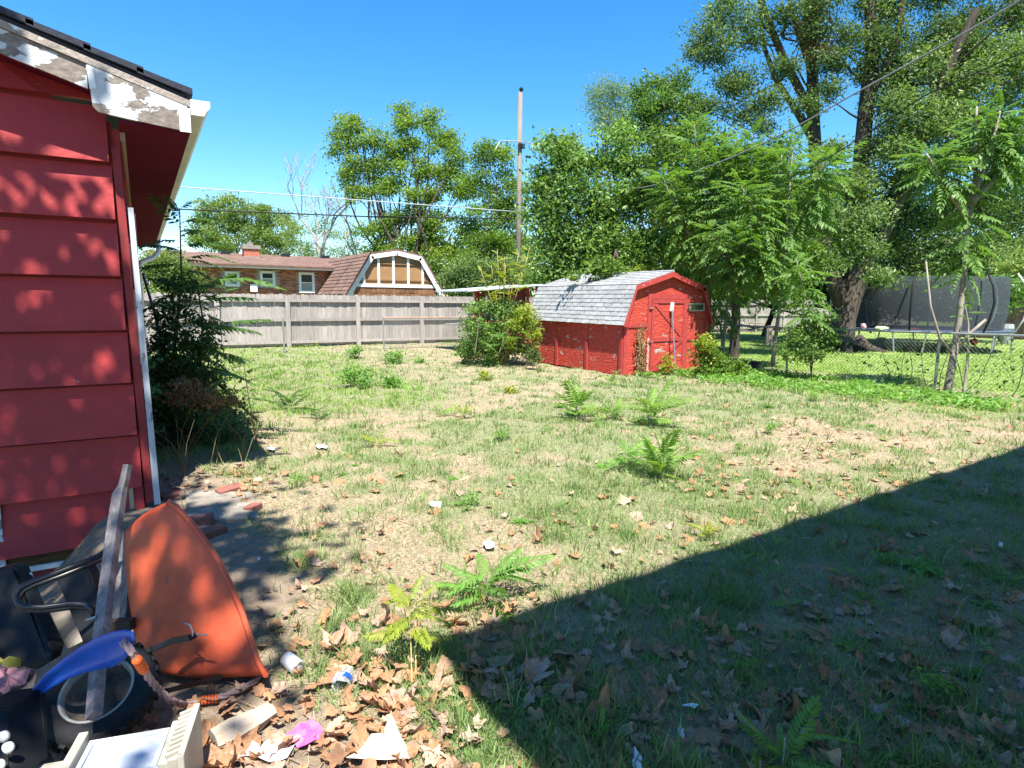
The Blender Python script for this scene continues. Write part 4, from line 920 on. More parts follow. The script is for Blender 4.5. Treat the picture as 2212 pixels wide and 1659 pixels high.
P,T=cloud(blobpx(eb,21.0),.13,2.0,.24,.42,.5,hollow=.05)
V,F,TT=leaves(P,.115,T,.42); link('crown',mesh_np('crown',V-np.array(elm.location),F,L_elm,TT),elm)
P,T=cloud(blobpx([(1758,60,22,46),(1770,110,18,30),(1745,20,18,26)],21.3),.11,1.8,.33,.5,.5,hollow=.05); V,F,TT=leaves(P,.11,T,.42); link('dead_foliage',mesh_np('dead_foliage',V-np.array(elm.location),F,L_brownw,TT),elm)
P,T=cloud(blobpx([(1790,330,40,30),(1830,400,44,40),(1880,470,46,40),(1790,480,50,40),(1850,540,50,36),(1780,560,40,34),(1900,600,44,24),(1960,230,50,50),(2040,260,50,50),(2090,180,50,50),(2180,120,50,60),(2010,130,40,44),(1930,330,40,40)],19.8),.13,1.9,.26,.5,.5,hollow=.05); V,F,TT=leaves(P,.13,T,.42); link('low_foliage',mesh_np('low_foliage',V-np.array(elm.location),F,L_elm,TT),elm)
# lower canopy masses behind right
tree('elm_undergrowth','drooping grey-green elm branches over the trampoline','tree',gbase(1950,24),blobpx([(1800,430,56,50),(1870,470,60,50),(1820,530,50,36),(1930,470,60,44),(1900,560,60,40),(1990,450,60,50),(1960,540,66,44),(2050,460,60,54),(2040,560,60,40),(2120,440,60,54),(2110,540,50,40),(2180,480,50,60),(2180,420,50,50),(1850,590,44,28)],22.5),.13,1.9,L_elm,trunk_r=.15,tb=.52,tv=.5,twigs=1,trunk=False)
tree('hedge','pale yellow-green hedge tree at far right beyond the trampoline','tree',gbase(2190,34),blobpx([(2190,580,44,40),(2230,600,44,50),(2180,630,40,26),(2240,540,50,44)],34),.18,2.0,L_far,trunk_r=.12,tb=.7)
tree('dark_thicket','dark shaded thicket filling the back of the neighbour yard','thicket',gbase(1650,30),blobpx([(1480,480,60,60),(1560,500,60,60),(1640,480,60,60),(1720,500,60,60),(1790,600,60,50),(1600,590,70,44),(1700,590,70,44),(1500,590,60,44),(1860,650,60,44),(1950,640,70,40),(2050,640,70,40),(2140,640,60,40),(1540,400,60,60),(1640,400,60,50),(1720,420,50,50)],27),.24,2.6,L_dark,trunk_r=.15,tb=.35,twigs=1)
tree('tree_line','distant line of green trees closing the view behind the yards','tree line',gbase(1500,60),blobpx([(x,y,90,60) for x in range(950,2500,110) for y in (560,640)],60),.42,2.0,L_far,trunk_r=.3,tb=.35,twigs=0)['kind']='stuff'
tree('hackberry_tree','leafy mid-green tree filling in directly behind the trees of heaven','tree',gbase(1590,18.5),blobpx([(1440,330,44,44),(1500,380,54,50),(1570,330,54,46),(1640,380,54,50),(1700,340,50,44),(1450,440,50,50),(1540,460,60,50),(1620,470,60,50),(1700,460,56,50),(1480,540,54,44),(1570,550,60,40),(1660,560,60,40),(1740,540,50,40),(1610,620,60,26),(1700,625,60,26),(1760,450,40,44),(1500,290,40,34)],18.5),.12,1.7,L_mid,trunk_r=.14,tb=.36,tv=.5,clump=.22,twigs=1)
# ---------------------------------------------------------------- AILANTHUS GROUP behind / right of the shed
def st(lst): return [D(*p) for p in lst]
def ail(px_,depth,stems,label,per=34,flen=.85,mes=FR_A,r0=.05,start=.35,name='tree_of_heaven',el0=(.1,.9)):
    b=stems[0][0]; p=D(*b); return sapling(name,label,'young tree',(p[0],p[1]),[ [ (lambda q:np.array([q[0],q[1],max(q[2],0.) if i==0 else q[2]]))(D(*s)) for i,s in enumerate(stm)] for stm in stems],mes,flen,per,r0=r0,start=start,bz=False,el0=el0)
ail(0,0,[[(1530,770,16),(1535,600,16),(1520,440,16),(1500,270,16)],[(1535,600,16),(1470,470,16),(1430,380,16.2)],[(1535,600,16),(1570,430,15.6),(1590,300,15.6)]],'tall young tree of heaven just behind the right end of the red shed',per=84,flen=.78,start=.15,el0=(-.45,.75))
sapling('tree_of_heaven','thin young tree of heaven leaning over the right roof edge of the red shed','young tree',(12.05,9.95),[[(12.05,9.95,0),(11.95,9.85,1.3),(11.6,9.6,2.4),(11.15,9.3,3.3)],[(11.95,9.85,1.3),(11.8,9.5,2.4),(11.7,9.2,3.4)],[(11.6,9.6,2.4),(11.3,9.75,2.9),(10.95,9.75,3.3)]],FR_A,.52,22,bark=M_bark,r0=.022,start=.35,el0=(-.3,.7),bz=False)
ail(0,0,[[(1560,760,15.5),(1575,620,15.4),(1620,480,15.2),(1625,290,15.2)],[(1575,620,15.4),(1660,500,15),(1690,330,15)],[(1575,620,15.4),(1540,500,15.6),(1555,330,15.6)]],'leafy tree of heaven with dark thin stems right of the shed window',per=76,flen=.74,start=.15,el0=(-.45,.75))
ail(0,0,[[(1668,790,14.2),(1685,650,14.2),(1695,540,14.2),(1705,420,14.2),(1715,290,14.2)],[(1695,540,14.2),(1640,470,14.0),(1600,400,14)],[(1695,520,14.2),(1760,420,14),(1790,330,14)],[(1690,600,14.2),(1640,560,14),(1590,510,14)]],'pale-barked tree of heaven standing in front of the brush pile',per=60,flen=.72,start=.25,el0=(-.45,.75))
ail(0,0,[[(1752,800,13.2),(1754,700,13.2),(1740,640,13.2),(1720,560,13.2)]],'low tree of heaven with arching fronds left of the old elm trunk',per=30,flen=.62,start=.35,r0=.025,el0=(-.45,.6))
tree('mulberry_sapling','dark round-leaved mulberry sapling left of the elm trunk base','sapling',D(1757,800,13.0)[:2],blobpx([(1725,730,26,24),(1765,715,34,30),(1790,740,24,22),(1745,765,34,22),(1780,690,24,20),(1700,760,20,16)],13.0),.075,2.2,L_dark,trunk_r=.022,tb=.5,twigs=2,bark=M_bark)
# overhanging branch on the shed roof and yellowing top-lit fronds
ov=thing('overhanging_branch',D(1270,610,16.5),'leafy mulberry branch drooping over the shed roof ridge','branch')
P,T=cloud(blobpx([(1240,597,26,8),(1290,593,30,9),(1330,583,30,10),(1375,580,26,9),(1300,568,50,12)],15.2),.12,1.1,.25,.5,.4); V,F,TT=leaves(P,.13,T,.6); link('foliage',mesh_np('foliage',V-np.array(ov.location),F,L_mid,TT),ov)
mb=MB(); limbs(mb,D(1330,540,17),D(1260,600,14.8),.03,.01); limbs(mb,D(1330,540,17),D(1360,595,14.8),.03,.01); mb.build('stem',M_bark,ov)
# right big sapling pair in front of the trampoline
S1=D(2062,852,11.35); 
ail(0,0,[[(2045,852,11.3),(2065,740,11.3),(2080,620,11.2),(2090,500,11.1),(2105,400,11.1),(2110,230,11.1)],[(2095,470,11.1),(2040,400,11),(2000,330,11)],[(2097,440,11.1),(2170,360,11),(2200,280,11)],[(2100,420,11.1),(2140,330,10.8),(2160,240,10.8)]],'slender tree of heaven with pale leaning trunk in front of the trampoline',per=52,flen=.58,r0=.072,start=.40,el0=(-.45,.75))
ail(0,0,[[(2080,870,11.0),(2090,780,11.0),(2092,700,11),(2085,660,11)]],'thin forked sapling stem beside the pale leaning trunk',per=5,flen=.3,r0=.03,start=.7)
br2=thing('sapling_branch',D(2055,780,11.3),'bare forked side branches low on the right sapling','branch')
mb=MB(); mb.tube(st([(2058,765,11.3),(2030,730,11.2),(2010,660,11.2),(2000,560,11.2)]),[.028,.024,.02,.015],6); mb.tube(st([(2062,765,11.3),(2095,720,11.2),(2130,690,11.1)]),[.03,.028,.024],6); mb.build('branch',M_barkl,br2,smooth=True)
# ---------------------------------------------------------------- BUSH LEFT OF SHED
bd=16.0
tree('overgrown_bush','overgrown green bush against the lean-to left of the red shed','bush',gbase(1080,15.9),blobpx([(1030,680,26,26),(1060,665,30,24),(1095,680,34,28),(1050,715,40,28),(1100,720,40,26),(1130,690,26,26),(1040,750,40,26),(1090,755,44,24),(1130,745,26,28),(1020,725,24,26),(1010,765,24,16)],15.7),.075,2.2,L_dark,trunk_r=.03,tb=.62,tv=.6,twigs=2)
tree('yellow_bush','yellow-green leafy spray on the right side of the overgrown bush','bush',gbase(1140,15.0),blobpx([(1130,665,22,16),(1120,700,24,18),(1148,720,18,16),(1100,735,22,12),(1140,690,20,16)],15.0),.08,1.5,L_yel,trunk_r=.02,tb=.45)
tree('small_shrub','small dark round-leaved shrub at the corner of the red shed','shrub',gbase(1152,14.6),blobpx([(1150,762,12,12),(1156,775,12,10)],14.6),.06,2.2,L_elm,trunk_r=.01)
ss=[]
bs=D(1085,770,15.6); bs=np.array([bs[0],bs[1],0.])
for k in range(11):
    tx=1040+k*11+rng.uniform(-6,6); ty=rng.uniform(530,610); ss.append([bs+[rng.uniform(-.15,.15),0,0],D(1085+(tx-1085)*.3,680,15.6),D(tx,ty,15.5)])
sapling('cane_clump','tall yellow-stemmed canes sprouting above the overgrown bush','canes',bs[:2],ss,FR_Y,.32,7,bark=mk('yellow cane',(.5,.4,.14),(.38,.28,.1),scale=8,rough=.7),r0=.018,start=.5)
sapling('bush_frond_plant','bright fern-like fronds poking from the front of the overgrown bush','weed',bs[:2]+[.0,-.5],[[bs+[-.4,-.5,.3],bs+[-.3,-.6,.75]],[bs+[.1,-.5,.2],bs+[.1,-.6,1.1]],[bs+[-.9,-.2,.2],bs+[-.8,-.3,1.35]]],FR_A,.6,5,r0=.012,start=.3)
# shrub right of shed
tree('shrub','leafy green shrub hugging the right front corner of the red shed','shrub',gbase(1525,13.4),blobpx([(1520,760,26,20),(1545,775,26,18),(1515,790,26,16),(1570,790,26,14),(1600,790,20,12)],13.4),.075,2.2,L_mid,trunk_r=.015,tb=.4)
tree('yellow_shrub','yellow-leaved top of the shrub by the shed corner','shrub',gbase(1525,13.2),blobpx([(1520,735,22,16),(1530,750,16,12)],13.2),.08,2.0,L_yel,trunk_r=.012,tb=.55)
# ---- brush pile & logs beyond fence
bp_=thing('brush_pile',G(1690,725),'pile of sawn pale branches and logs under the trees in the neighbour yard','brush pile')
for k in range(26):
    px_=rng.uniform(1590,1780); p=G(px_,rng.uniform(712,728)); d=rand_unit(1)[0]*[1,1,.12]; L=rng.uniform(.8,2.4); r=rng.uniform(.02,.06)
    p[2]=rng.uniform(.1,.5); MB().tube([p-d*L/2,p+[0,0,.08],p+d*L/2],[r,r*.9,r*.7],6).build('branch',M_deadbark,bp_)
# rough stumps
sp=G(1660,745); tag(MB().tube([sp,sp+[0,0,.55],sp+[.02,0,.75]],[.14,.12,.11],9).build('stump',M_barkl),'short upright log stump beyond the chain link fence','stump')
# ---------------------------------------------------------------- TRAMPOLINE
M_polel=mk('bright steel pole',(.62,.64,.66),(.5,.52,.54),scale=5,rough=.4,metal=.3)
TC=D(1985,715,23.0); TR=2.75; TZ=.70
tc=np.array([TC[0],TC[1],0.])
tr=thing('trampoline',tc,'large round trampoline with dark safety net and curved steel poles','trampoline')
ring=[(tc[0]+TR*math.cos(a),tc[1]+TR*math.sin(a),TZ) for a in np.linspace(0,2*math.pi,49)]
MB().tube(ring,.035,8,caps=False).build('frame_ring',M_galv,tr,smooth=True)
# padded rim as flat annulus with thickness
pm=MB(); 
for i in range(48):
    a0,a1=2*math.pi*i/48,2*math.pi*(i+1)/48
    P=[(tc[0]+r*math.cos(a),tc[1]+r*math.sin(a),TZ+.04) for r,a in ((TR+.06,a0),(TR+.06,a1),(TR-.3,a1),(TR-.3,a0))]; pm.prism(P,(0,0,.03))
pm.build('rim_pad',M_pad,tr)
mm=MB(); mm.prism([(tc[0]+(TR-.3)*math.cos(a),tc[1]+(TR-.3)*math.sin(a),TZ+.02) for a in np.linspace(0,2*math.pi,40,endpoint=False)],(0,0,.012)); mm.build('jumping_mat',M_black,tr)
nV=[];nF=[]
NS=64
for j,(zz,rr) in enumerate(((TZ+.05,TR-.28),(1.3,TR-.22),(2.0,TR-.2),(2.62,TR-.25))):
    for i in range(NS): a=2*math.pi*i/NS; nV.append((tc[0]+rr*math.cos(a)+.02*math.sin(i*2.1+j),tc[1]+rr*math.sin(a),zz-(.05*abs(math.sin(i*math.pi/8)) if j==3 else 0)))
for j in range(3):
    for i in range(NS): nF.append((j*NS+i,j*NS+(i+1)%NS,(j+1)*NS+(i+1)%NS,(j+1)*NS+i))
MB().add(nV,nF).build('safety_net',M_net,tr,smooth=True)
for k in range(8):
    a=2*math.pi*k/8+.35; ca,sa=math.cos(a),math.sin(a)
    P=[(tc[0]+r*ca,tc[1]+r*sa,z) for r,z in ((TR+.02,TZ),(TR+.22,1.15),(TR+.33,1.7),(TR+.22,2.25),(TR-.08,2.72))]
    MB().tube(P,.032,8).build('net_pole',M_polel if k not in (4,5) else M_black,tr,smooth=True)
    for da in (-.18,.18): MB().tube([(tc[0]+TR*math.cos(a+da),tc[1]+TR*math.sin(a+da),TZ),(tc[0]+(TR+.03)*math.cos(a+da*.8),tc[1]+(TR+.03)*math.sin(a+da*.8),.0)],.028,6).build('leg',M_galv,tr)
# toys on / under the trampoline
def blobthing(name,label,cat,p,s,mat,seed=0):
    bm=bmesh.new(); bmesh.ops.create_icosphere(bm,subdivisions=2,radius=1); r=random.Random(seed)
    for v in bm.verts: v.co*=1+r.uniform(-.22,.22)
    for v in bm.verts: v.co=Vector((v.co.x*s[0],v.co.y*s[1],v.co.z*s[2]))
    me=bpy.data.meshes.new(name); bm.to_mesh(me); bm.free(); me.materials.append(mat)
    for q in me.polygons: q.use_smooth=True
    o=link(name,me,None,loc=[float(c) for c in p]); return tag(o,label,cat)
M_toyr=mk('red toy plastic',(.5,.05,.05),(.4,.04,.04),rough=.4); M_toyy=mk('pale yellow cloth',(.6,.62,.35),(.45,.48,.25),rough=.8); M_toyw=mk('white plastic',(.34,.35,.35),(.24,.25,.25),rough=.5)
blobthing('towel','crumpled pale yellow towel lying on the trampoline','towel',D(1905,702,21.6)*[1,1,0]+[0,0,TZ+.09],(.4,.2,.07),M_toyy,1)
blobthing('toy','pink and white toy at left end of the trampoline','toy',D(1865,700,21.4)*[1,1,0]+[0,0,TZ+.14],(.1,.09,.12),mk('pink toy',(.6,.2,.3),(.6,.6,.6),scale=9,rough=.5),2)
blobthing('toy','flat red toy in the middle of the trampoline','toy',D(1975,707,21.4)*[1,1,0]+[0,0,TZ+.08],(.28,.12,.05),M_toyr,3)
blobthing('ball','red ball under the right end of the trampoline','ball',D(2103,742,21.5)*[1,1,0]+[0,0,.35],(.13,.13,.13),M_toyr,4)
blobthing('bucket','white bucket beneath the left half of the trampoline','bucket',D(1905,745,23)*[1,1,0]+[0,0,.2],(.17,.17,.2),M_toyw,5)
# stacked white planter behind trampoline
p=D(2175,705,26); wp=thing('planter',(p[0],p[1],0),'ribbed white tub standing behind the right end of the trampoline','tub')
MB().tube([(p[0],p[1],0),(p[0],p[1],.6),(p[0],p[1],.66),(p[0],p[1],.85)],[.16,.24,.27,.24],12).build('tub_body',M_toyw,wp)
# dark board fence, far right
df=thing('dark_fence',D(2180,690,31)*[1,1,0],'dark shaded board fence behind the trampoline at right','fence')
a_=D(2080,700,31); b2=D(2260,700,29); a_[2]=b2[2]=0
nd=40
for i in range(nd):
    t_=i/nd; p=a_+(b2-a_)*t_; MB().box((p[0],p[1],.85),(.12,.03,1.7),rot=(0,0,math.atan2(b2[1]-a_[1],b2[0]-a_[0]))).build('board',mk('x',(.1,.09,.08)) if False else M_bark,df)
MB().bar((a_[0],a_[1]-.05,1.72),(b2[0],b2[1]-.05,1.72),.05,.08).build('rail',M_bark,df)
# ---------------------------------------------------------------- tree of the near side, above and left of the camera: dapples the red wall
def shade_pt(x,y,z,h): k=h-z; return np.array([x-SDX*k,y-SDY*k,h])
nt_=thing('sycamore_tree',(-6.5,1.0,0),'large sycamore behind and left of the photographer','tree')
tm=MB(); tm.tube([(-6.5,1,-.2),(-6.3,1.1,3),(-5.6,1.4,6),(-4.5,2.0,8.2)],[.45,.38,.3,.2],12)
blst=[]
targets=[]
r_=np.random.default_rng(21)
for k in range(108):
    # points on wall and ground that sit in dapple
    if k<31: x,y,z=r_.uniform(-1.3,-.0),HY,r_.uniform(-.4,2.5)
    elif k<81: x,y,z=r_.uniform(-1.4,.55),r_.uniform(1.5,5.3),0
    elif k<103: x,y,z=r_.uniform(-.3,.75),r_.uniform(3.6,5.2),0
    else: x,y,z=r_.uniform(-.6,-.0),r_.uniform(2.2,2.9),r_.uniform(.2,.8)
    h=r_.uniform(7.0,9.6); c_=shade_pt(x,y,z,h); targets.append((c_,r_.uniform(.2,.38) if k<31 else r_.uniform(.16,.36)))
for c_,r0_ in targets: limbs(tm,(-4.5,2.0,8.2),c_,.035,.01,5,.06)
tm.build('trunk',M_bark,nt_,smooth=True)
Ps=[]
for c_,r0_ in targets:
    n=int(27*(r0_/.3)**2); Ps.append(c_+rng.normal(size=(n,3))*r0_*[.75,.75,.5])
P=np.concatenate(Ps); V,F,TT=leaves(P,.15,rng.uniform(.2,.8,len(P)),.8,1.2); link('crown',mesh_np('crown',V-np.array(nt_.location),F,L_mid,TT),nt_)
#PART2
# ---------------------------------------------------------------- WHEELBARROW stood on its nose
d0=2.58
wb=thing('wheelbarrow',GG(420,1500),'wheelbarrow tipped on its nose with faded orange tray and grey wooden handles','wheelbarrow')
rimp=[(364,1084),(380,1094),(398,1113),(420,1138),(445,1171),(475,1217),(501,1270),(523,1324),(541,1380),(558,1433),(574,1458)]
panp=[(268,1152),(268,1175),(269,1200),(271,1235),(274,1270),(279,1312),(285,1352),(291,1388),(299,1418),(314,1442),(345,1454)]
def dd(k,n): return d0+.20*(1-k/(n-1))
n_=len(rimp)
rn=[D(*rimp[k],dd(k,n_)) for k in range(n_)]; pn=[D(*panp[k],dd(k,n_)+.05) for k in range(n_)]
def away(p,a): 
    d=(p-CO); d=d/np.linalg.norm(d); return p+d*a
rfar=[away(p,.56) for p in rn][::-1]; pfar=[away(p,.40) for p in pn][::-1]
def fill(a,b,m): return [a+(b-a)*(i/(m+1)) for i in range(1,m+1)]
rl=rn+fill(rn[-1],rfar[0],4)+rfar+fill(rfar[-1],rn[0],4)
pl_=pn+fill(pn[-1],pfar[0],4)+pfar+fill(pfar[-1],pn[0],4)
NL=len(rl); cen=np.mean(rl+pl_,0); rows=7
mb=MB(); vs=[]
for r_i in range(rows+1):
    t_=r_i/rows
    for k in range(NL):
        p=rl[k]*(1-t_)+pl_[k]*t_; o_=p-cen; o_/=np.linalg.norm(o_)
        vs.append(p+o_*.018*math.sin(math.pi*t_))
pc=np.mean(pl_,0)
for r_i in (1,2,3):
    for k in range(NL): vs.append(pl_[k]*(1-r_i/4)+pc*(r_i/4))
vs.append(pc)
fs=[]
for r_i in range(rows+3):
    for k in range(NL): fs.append((r_i*NL+k,r_i*NL+(k+1)%NL,(r_i+1)*NL+(k+1)%NL,(r_i+1)*NL+k))
m=(rows+3)*NL
for k in range(NL): fs.append((m+k,m+(k+1)%NL,len(vs)-1))
mb.add(vs,fs); tray=mb.build('tray',M_orange,wb,smooth=True)
sm=tray.modifiers.new('thick','SOLIDIFY'); sm.thickness=.006; sm.offset=0
ss_=tray.modifiers.new('sub','SUBSURF'); ss_.levels=1; ss_.render_levels=1
MB().tube(rl+[rl[0]],.0125,8,caps=False).build('rim',M_orange,wb,smooth=True)
# handles
def plank(pts_,wd,th,name,mat,par):
    b=MB(); P=[D(*p) for p in pts_]; n=len(P); vs=[]
    for i,p in enumerate(P):
        t=P[min(i+1,n-1)]-P[max(i-1,0)]; t/=np.linalg.norm(t); s=np.cross(t,FW); s/=np.linalg.norm(s); f=np.cross(s,t); w_=wd[i]/2; h_=th/2
        vs+=[p+s*w_+f*h_,p-s*w_+f*h_,p-s*w_-f*h_,p+s*w_-f*h_]
    fs=[(0,1,2,3),(4*n-1,4*n-2,4*n-3,4*n-4)]
    for i in range(n-1):
        for j in range(4): fs.append((4*i+j,4*i+4+j,4*i+4+(j+1)%4,4*i+(j+1)%4))
    return b.add(vs,fs).build(name,mat,par)
plank([(276,1004,2.82),(270,1035,2.80),(265,1052,2.79),(258,1068,2.77),(246,1150,2.68),(228,1290,2.52),(212,1430,2.30),(203,1548,2.12)],[.022,.026,.028,.046,.048,.048,.046,.040],.035,'handle',M_handle,wb)
plank([(278,1150,2.88),(277,1190,2.86),(268,1270,2.8),(262,1342,2.74)],[.03,.055,.062,.064],.04,'handle',M_handle,wb)
plank([(236,1352,2.70),(290,1346,2.70)],[.045,.045],.06,'spacer_block',mk('dark damp wood',(.09,.065,.05),(.05,.04,.03),scale=9,rough=.9,bump=.4),wb)
leg=[(238,1172,2.66),(228,1190,2.64),(212,1202,2.6),(183,1214,2.56),(122,1238,2.5),(70,1256,2.46),(45,1268,2.45),(34,1284,2.44),(38,1302,2.43),(52,1311,2.43),(92,1312,2.45),(153,1304,2.48),(183,1306,2.5),(199,1316,2.5),(207,1336,2.5)]
MB().tube([D(*p) for p in leg],.0125,9).build('leg',M_blackm,wb,smooth=True)
leg2=[(x+8,y+7,d+.10) for x,y,d in leg]
MB().tube([D(*p) for p in leg2],.011,8).build('leg',M_blackm,wb,smooth=True)
MB().tube([D(186,1340,2.42),D(207,1333,2.42)],.006,8).build('bolt',M_galv,wb,smooth=True)
plank([(262,1440,2.38),(330,1402,2.46),(372,1385,2.5),(408,1378,2.53),(424,1372,2.52)],[.020,.024,.026,.026,.02],.006,'brace',M_blackm,wb)
MB().tube([D(397,1345,2.52),D(410,1350,2.5),(D(416,1362,2.5)),D(416,1374,2.5)],.003,6).build('wire_tie',M_galv,wb)
MB().tube([D(424,1369,2.51),D(448,1372,2.5)],.003,6).build('bolt',M_galv,wb)
plank([(330,1500,2.45),(480,1462,2.6)],[.02,.02],.006,'brace',M_blackm,wb)
# wheel
wc=D(216,1500,2.31); ax=(-ray(216,1500)); ax/=np.linalg.norm(ax); ax=ax*.80+UP*.48-RT*.30; ax/=np.linalg.norm(ax)
wx=np.cross(ax,[0,0,1.]); wx/=np.linalg.norm(wx); wy=np.cross(ax,wx)
def lathe(prof,n,c=wc,a=ax,x=wx,y=wy):
    b=MB(); vs=[];fs=[]; m=len(prof)
    for i in range(n):
        th=2*math.pi*i/n
        for (r,h) in prof: vs.append(c+x*r*math.cos(th)+y*r*math.sin(th)+a*h)
    for i in range(n):
        for j in range(m-1): fs.append((i*m+j,((i+1)%n)*m+j,((i+1)%n)*m+j+1,i*m+j+1))
    return b.add(vs,fs)
tp=[(.122,.035)]+[(.150+.048*math.cos(a_),.052*math.sin(a_)) for a_ in np.linspace(2.3,-2.3,13)]+[(.122,-.035)]
wh=lathe(tp,40).build('wheel',M_tire,wb,smooth=True)
for k in range(26): # tread lugs
    th=2*math.pi*k/26
    for s in (-1,1):
        c_=wc+(wx*math.cos(th+.1*s)+wy*math.sin(th+.1*s))*.196+ax*.018*s; rd=Vector(wx*math.cos(th)+wy*math.sin(th)); 
        MB().bar(c_-ax*.014,c_+ax*.014,.022,.012,up=tuple(rd)).build('lug',M_tire,wh) if k%1==0 else None
lathe([(.126,.030),(.123,.042),(.118,.045),(.113,.040),(.108,.012)],36).build('rim',mk('chalky wheel rim',(.42,.41,.39),(.24,.22,.20),scale=9,rough=.5,bump=.1),wh,smooth=True)
lathe([(.108,.012),(.100,-.012),(.080,-.024),(.056,-.024),(.040,-.010),(.032,.0),(.028,.05),(.0,.05)],36).build('hub',mk('dirty wheel hub',(.16,.13,.10),(.05,.045,.04),scale=14,rough=.8,bump=.3),wh,smooth=True)
MB().tube([wc+ax*.04,wc+ax*.10],.012,10).build('axle',M_galv,wb,smooth=True)
# ---------------------------------------------------------------- black plastic panels, paver
def slabpx(name,pts_,th,mat,label,cat,smooth=False,bevel=0,parent=None):
    P=[D(*p) for p in pts_]; c_=np.mean(P,0)
    o=MB().prism(P,FW*th).build(name,mat,parent,bevel=bevel)
    if label: tag(o,label,cat)
    return o
slabpx('plastic_sheet',[(-30,1236,2.9),(2,1226,2.9),(26,1222,2.9),(38,1230,2.9),(48,1258,2.88),(70,1310,2.8),(116,1404,2.7),(108,1430,2.66),(80,1447,2.66),(10,1432,2.66),(-30,1400,2.66)],.07,M_black,'wide curved black plastic panel at the left edge behind the wheelbarrow leg','panel',bevel=.008)
slabpx('plastic_sheet',[(118,1243,2.95),(184,1217,2.95),(196,1240,2.93),(216,1300,2.86),(218,1352,2.8),(204,1384,2.78),(180,1392,2.78)],.06,M_black,'narrower black plastic panel leaning between wheelbarrow leg and handle','panel',bevel=.006)
slabpx('paver',[(92,1318,3.0),(152,1316,3.0),(182,1384,2.85),(118,1416,2.85)],.06,M_conc,'grey concrete paver standing between the two black panels','paver',bevel=.004)
MB_=MB().tube([D(62,1238,2.95),D(86,1300,2.95)],.012,8).build('pale_pipe',M_white,None,smooth=True); tag(MB_,'short white pipe poking out above the left black panel','pipe')
# ---------------------------------------------------------------- blue swing seat with its rope
z2=lambda x,y:(x*.3056,y*.3056+1152)
bl=[(190,1222),(196,1180),(235,1092),(330,985),(440,892),(560,805),(680,737),(800,692),(890,678),(940,694),(956,742),(934,828),(880,898),(800,944),(700,966),(600,986),(480,1030),(380,1088),(280,1152)]
sw=thing('swing_seat',D(160,1450,2.1),'curved blue plastic swing seat with pink braided rope, lying across the wheelbarrow wheel','swing seat')
topI=[0,1,2,3,4,5,6,7,8,9,10]; botI=[0,18,17,16,15,14,13,13,12,11,11]
mb=MB(); vs=[]; NR=len(topI); NC=5
for i in range(NR):
    a_=bl[topI[i]]; b2=bl[botI[i]]; dp=2.20-.16*(i/(NR-1))
    for j in range(NC):
        s=j/(NC-1); q=z2(a_[0]*(1-s)+b2[0]*s,a_[1]*(1-s)+b2[1]*s); vs.append(D(q[0],q[1],dp+.02*math.cos(math.pi*(s-.5))-.0))
mb.add(vs,[(i*NC+j,(i+1)*NC+j,(i+1)*NC+j+1,i*NC+j+1) for i in range(NR-1) for j in range(NC-1)])
o=mb.build('seat',M_blue,sw,smooth=True); mo=o.modifiers.new('t','SOLIDIFY'); mo.thickness=.008
def rope(pts_,name,par,r=.010,twist=26):
    P=[Vector([float(c) for c in p]) for p in pts_]; C=[]
    for i in range(len(P)-1):
        p0_=P[max(i-1,0)];p1_=P[i];p2_=P[i+1];p3_=P[min(i+2,len(P)-1)]
        for k in range(10):
            t_=k/10; C.append(0.5*((2*p1_)+(p2_-p0_)*t_+(2*p0_-5*p1_+4*p2_-p3_)*t_*t_+(3*p1_-p0_-3*p2_+p3_)*t_**3))
    C.append(P[-1]); b=MB(); L=0; acc=[0]
    for i in range(1,len(C)): L+=(C[i]-C[i-1]).length; acc.append(L)
    for s in range(3):
        S=[]
        for i,c in enumerate(C):
            t=(C[min(i+1,len(C)-1)]-C[max(i-1,0)]).normalized(); x=t.cross(Vector((0,0,1))); x.normalize(); y=t.cross(x); a=acc[i]/ (r*5.5)*2*math.pi/3+s*2.094
            S.append(c+(x*math.cos(a)+y*math.sin(a))*r*.55)
        b.tube(S,r*.62,6)
    b.build(name,M_rope,par,smooth=True)
gr=lambda x,y,dz=.012:GG(x,y)+np.array([0,0,dz])
r1=[D(266,1386,2.06),D(279,1401,2.03),D(290,1416,2.03),D(304,1434,2.08),D(321,1464,2.16),D(345,1492,2.27),D(372,1515,2.34),gr(401,1533,.022)]
rope(r1,'rope',sw,.0115)
rope([gr(401,1533,.022),gr(430,1529,.028),gr(458,1524,.03),gr(490,1516,.03),gr(520,1504,.03),gr(545,1490,.03),gr(563,1474,.03),gr(577,1458,.035)],'rope',sw,.0115)
def ferrule(a,b,n=5,r=.017):
    fb=MB(); a=np.array(a);b=np.array(b)
    for i in range(n):
        p=a+(b-a)*(i/n); q=a+(b-a)*((i+.72)/n); fb.tube([p,(p+q)/2,q],[r*.9,r,r*.9],10)
    fb.build('ferrule',M_orange2,sw,smooth=True)
ferrule(D(295,1424,2.02),D(312,1449,2.08)); ferrule(gr(436,1528,.03),gr(472,1522,.03),5,.018)
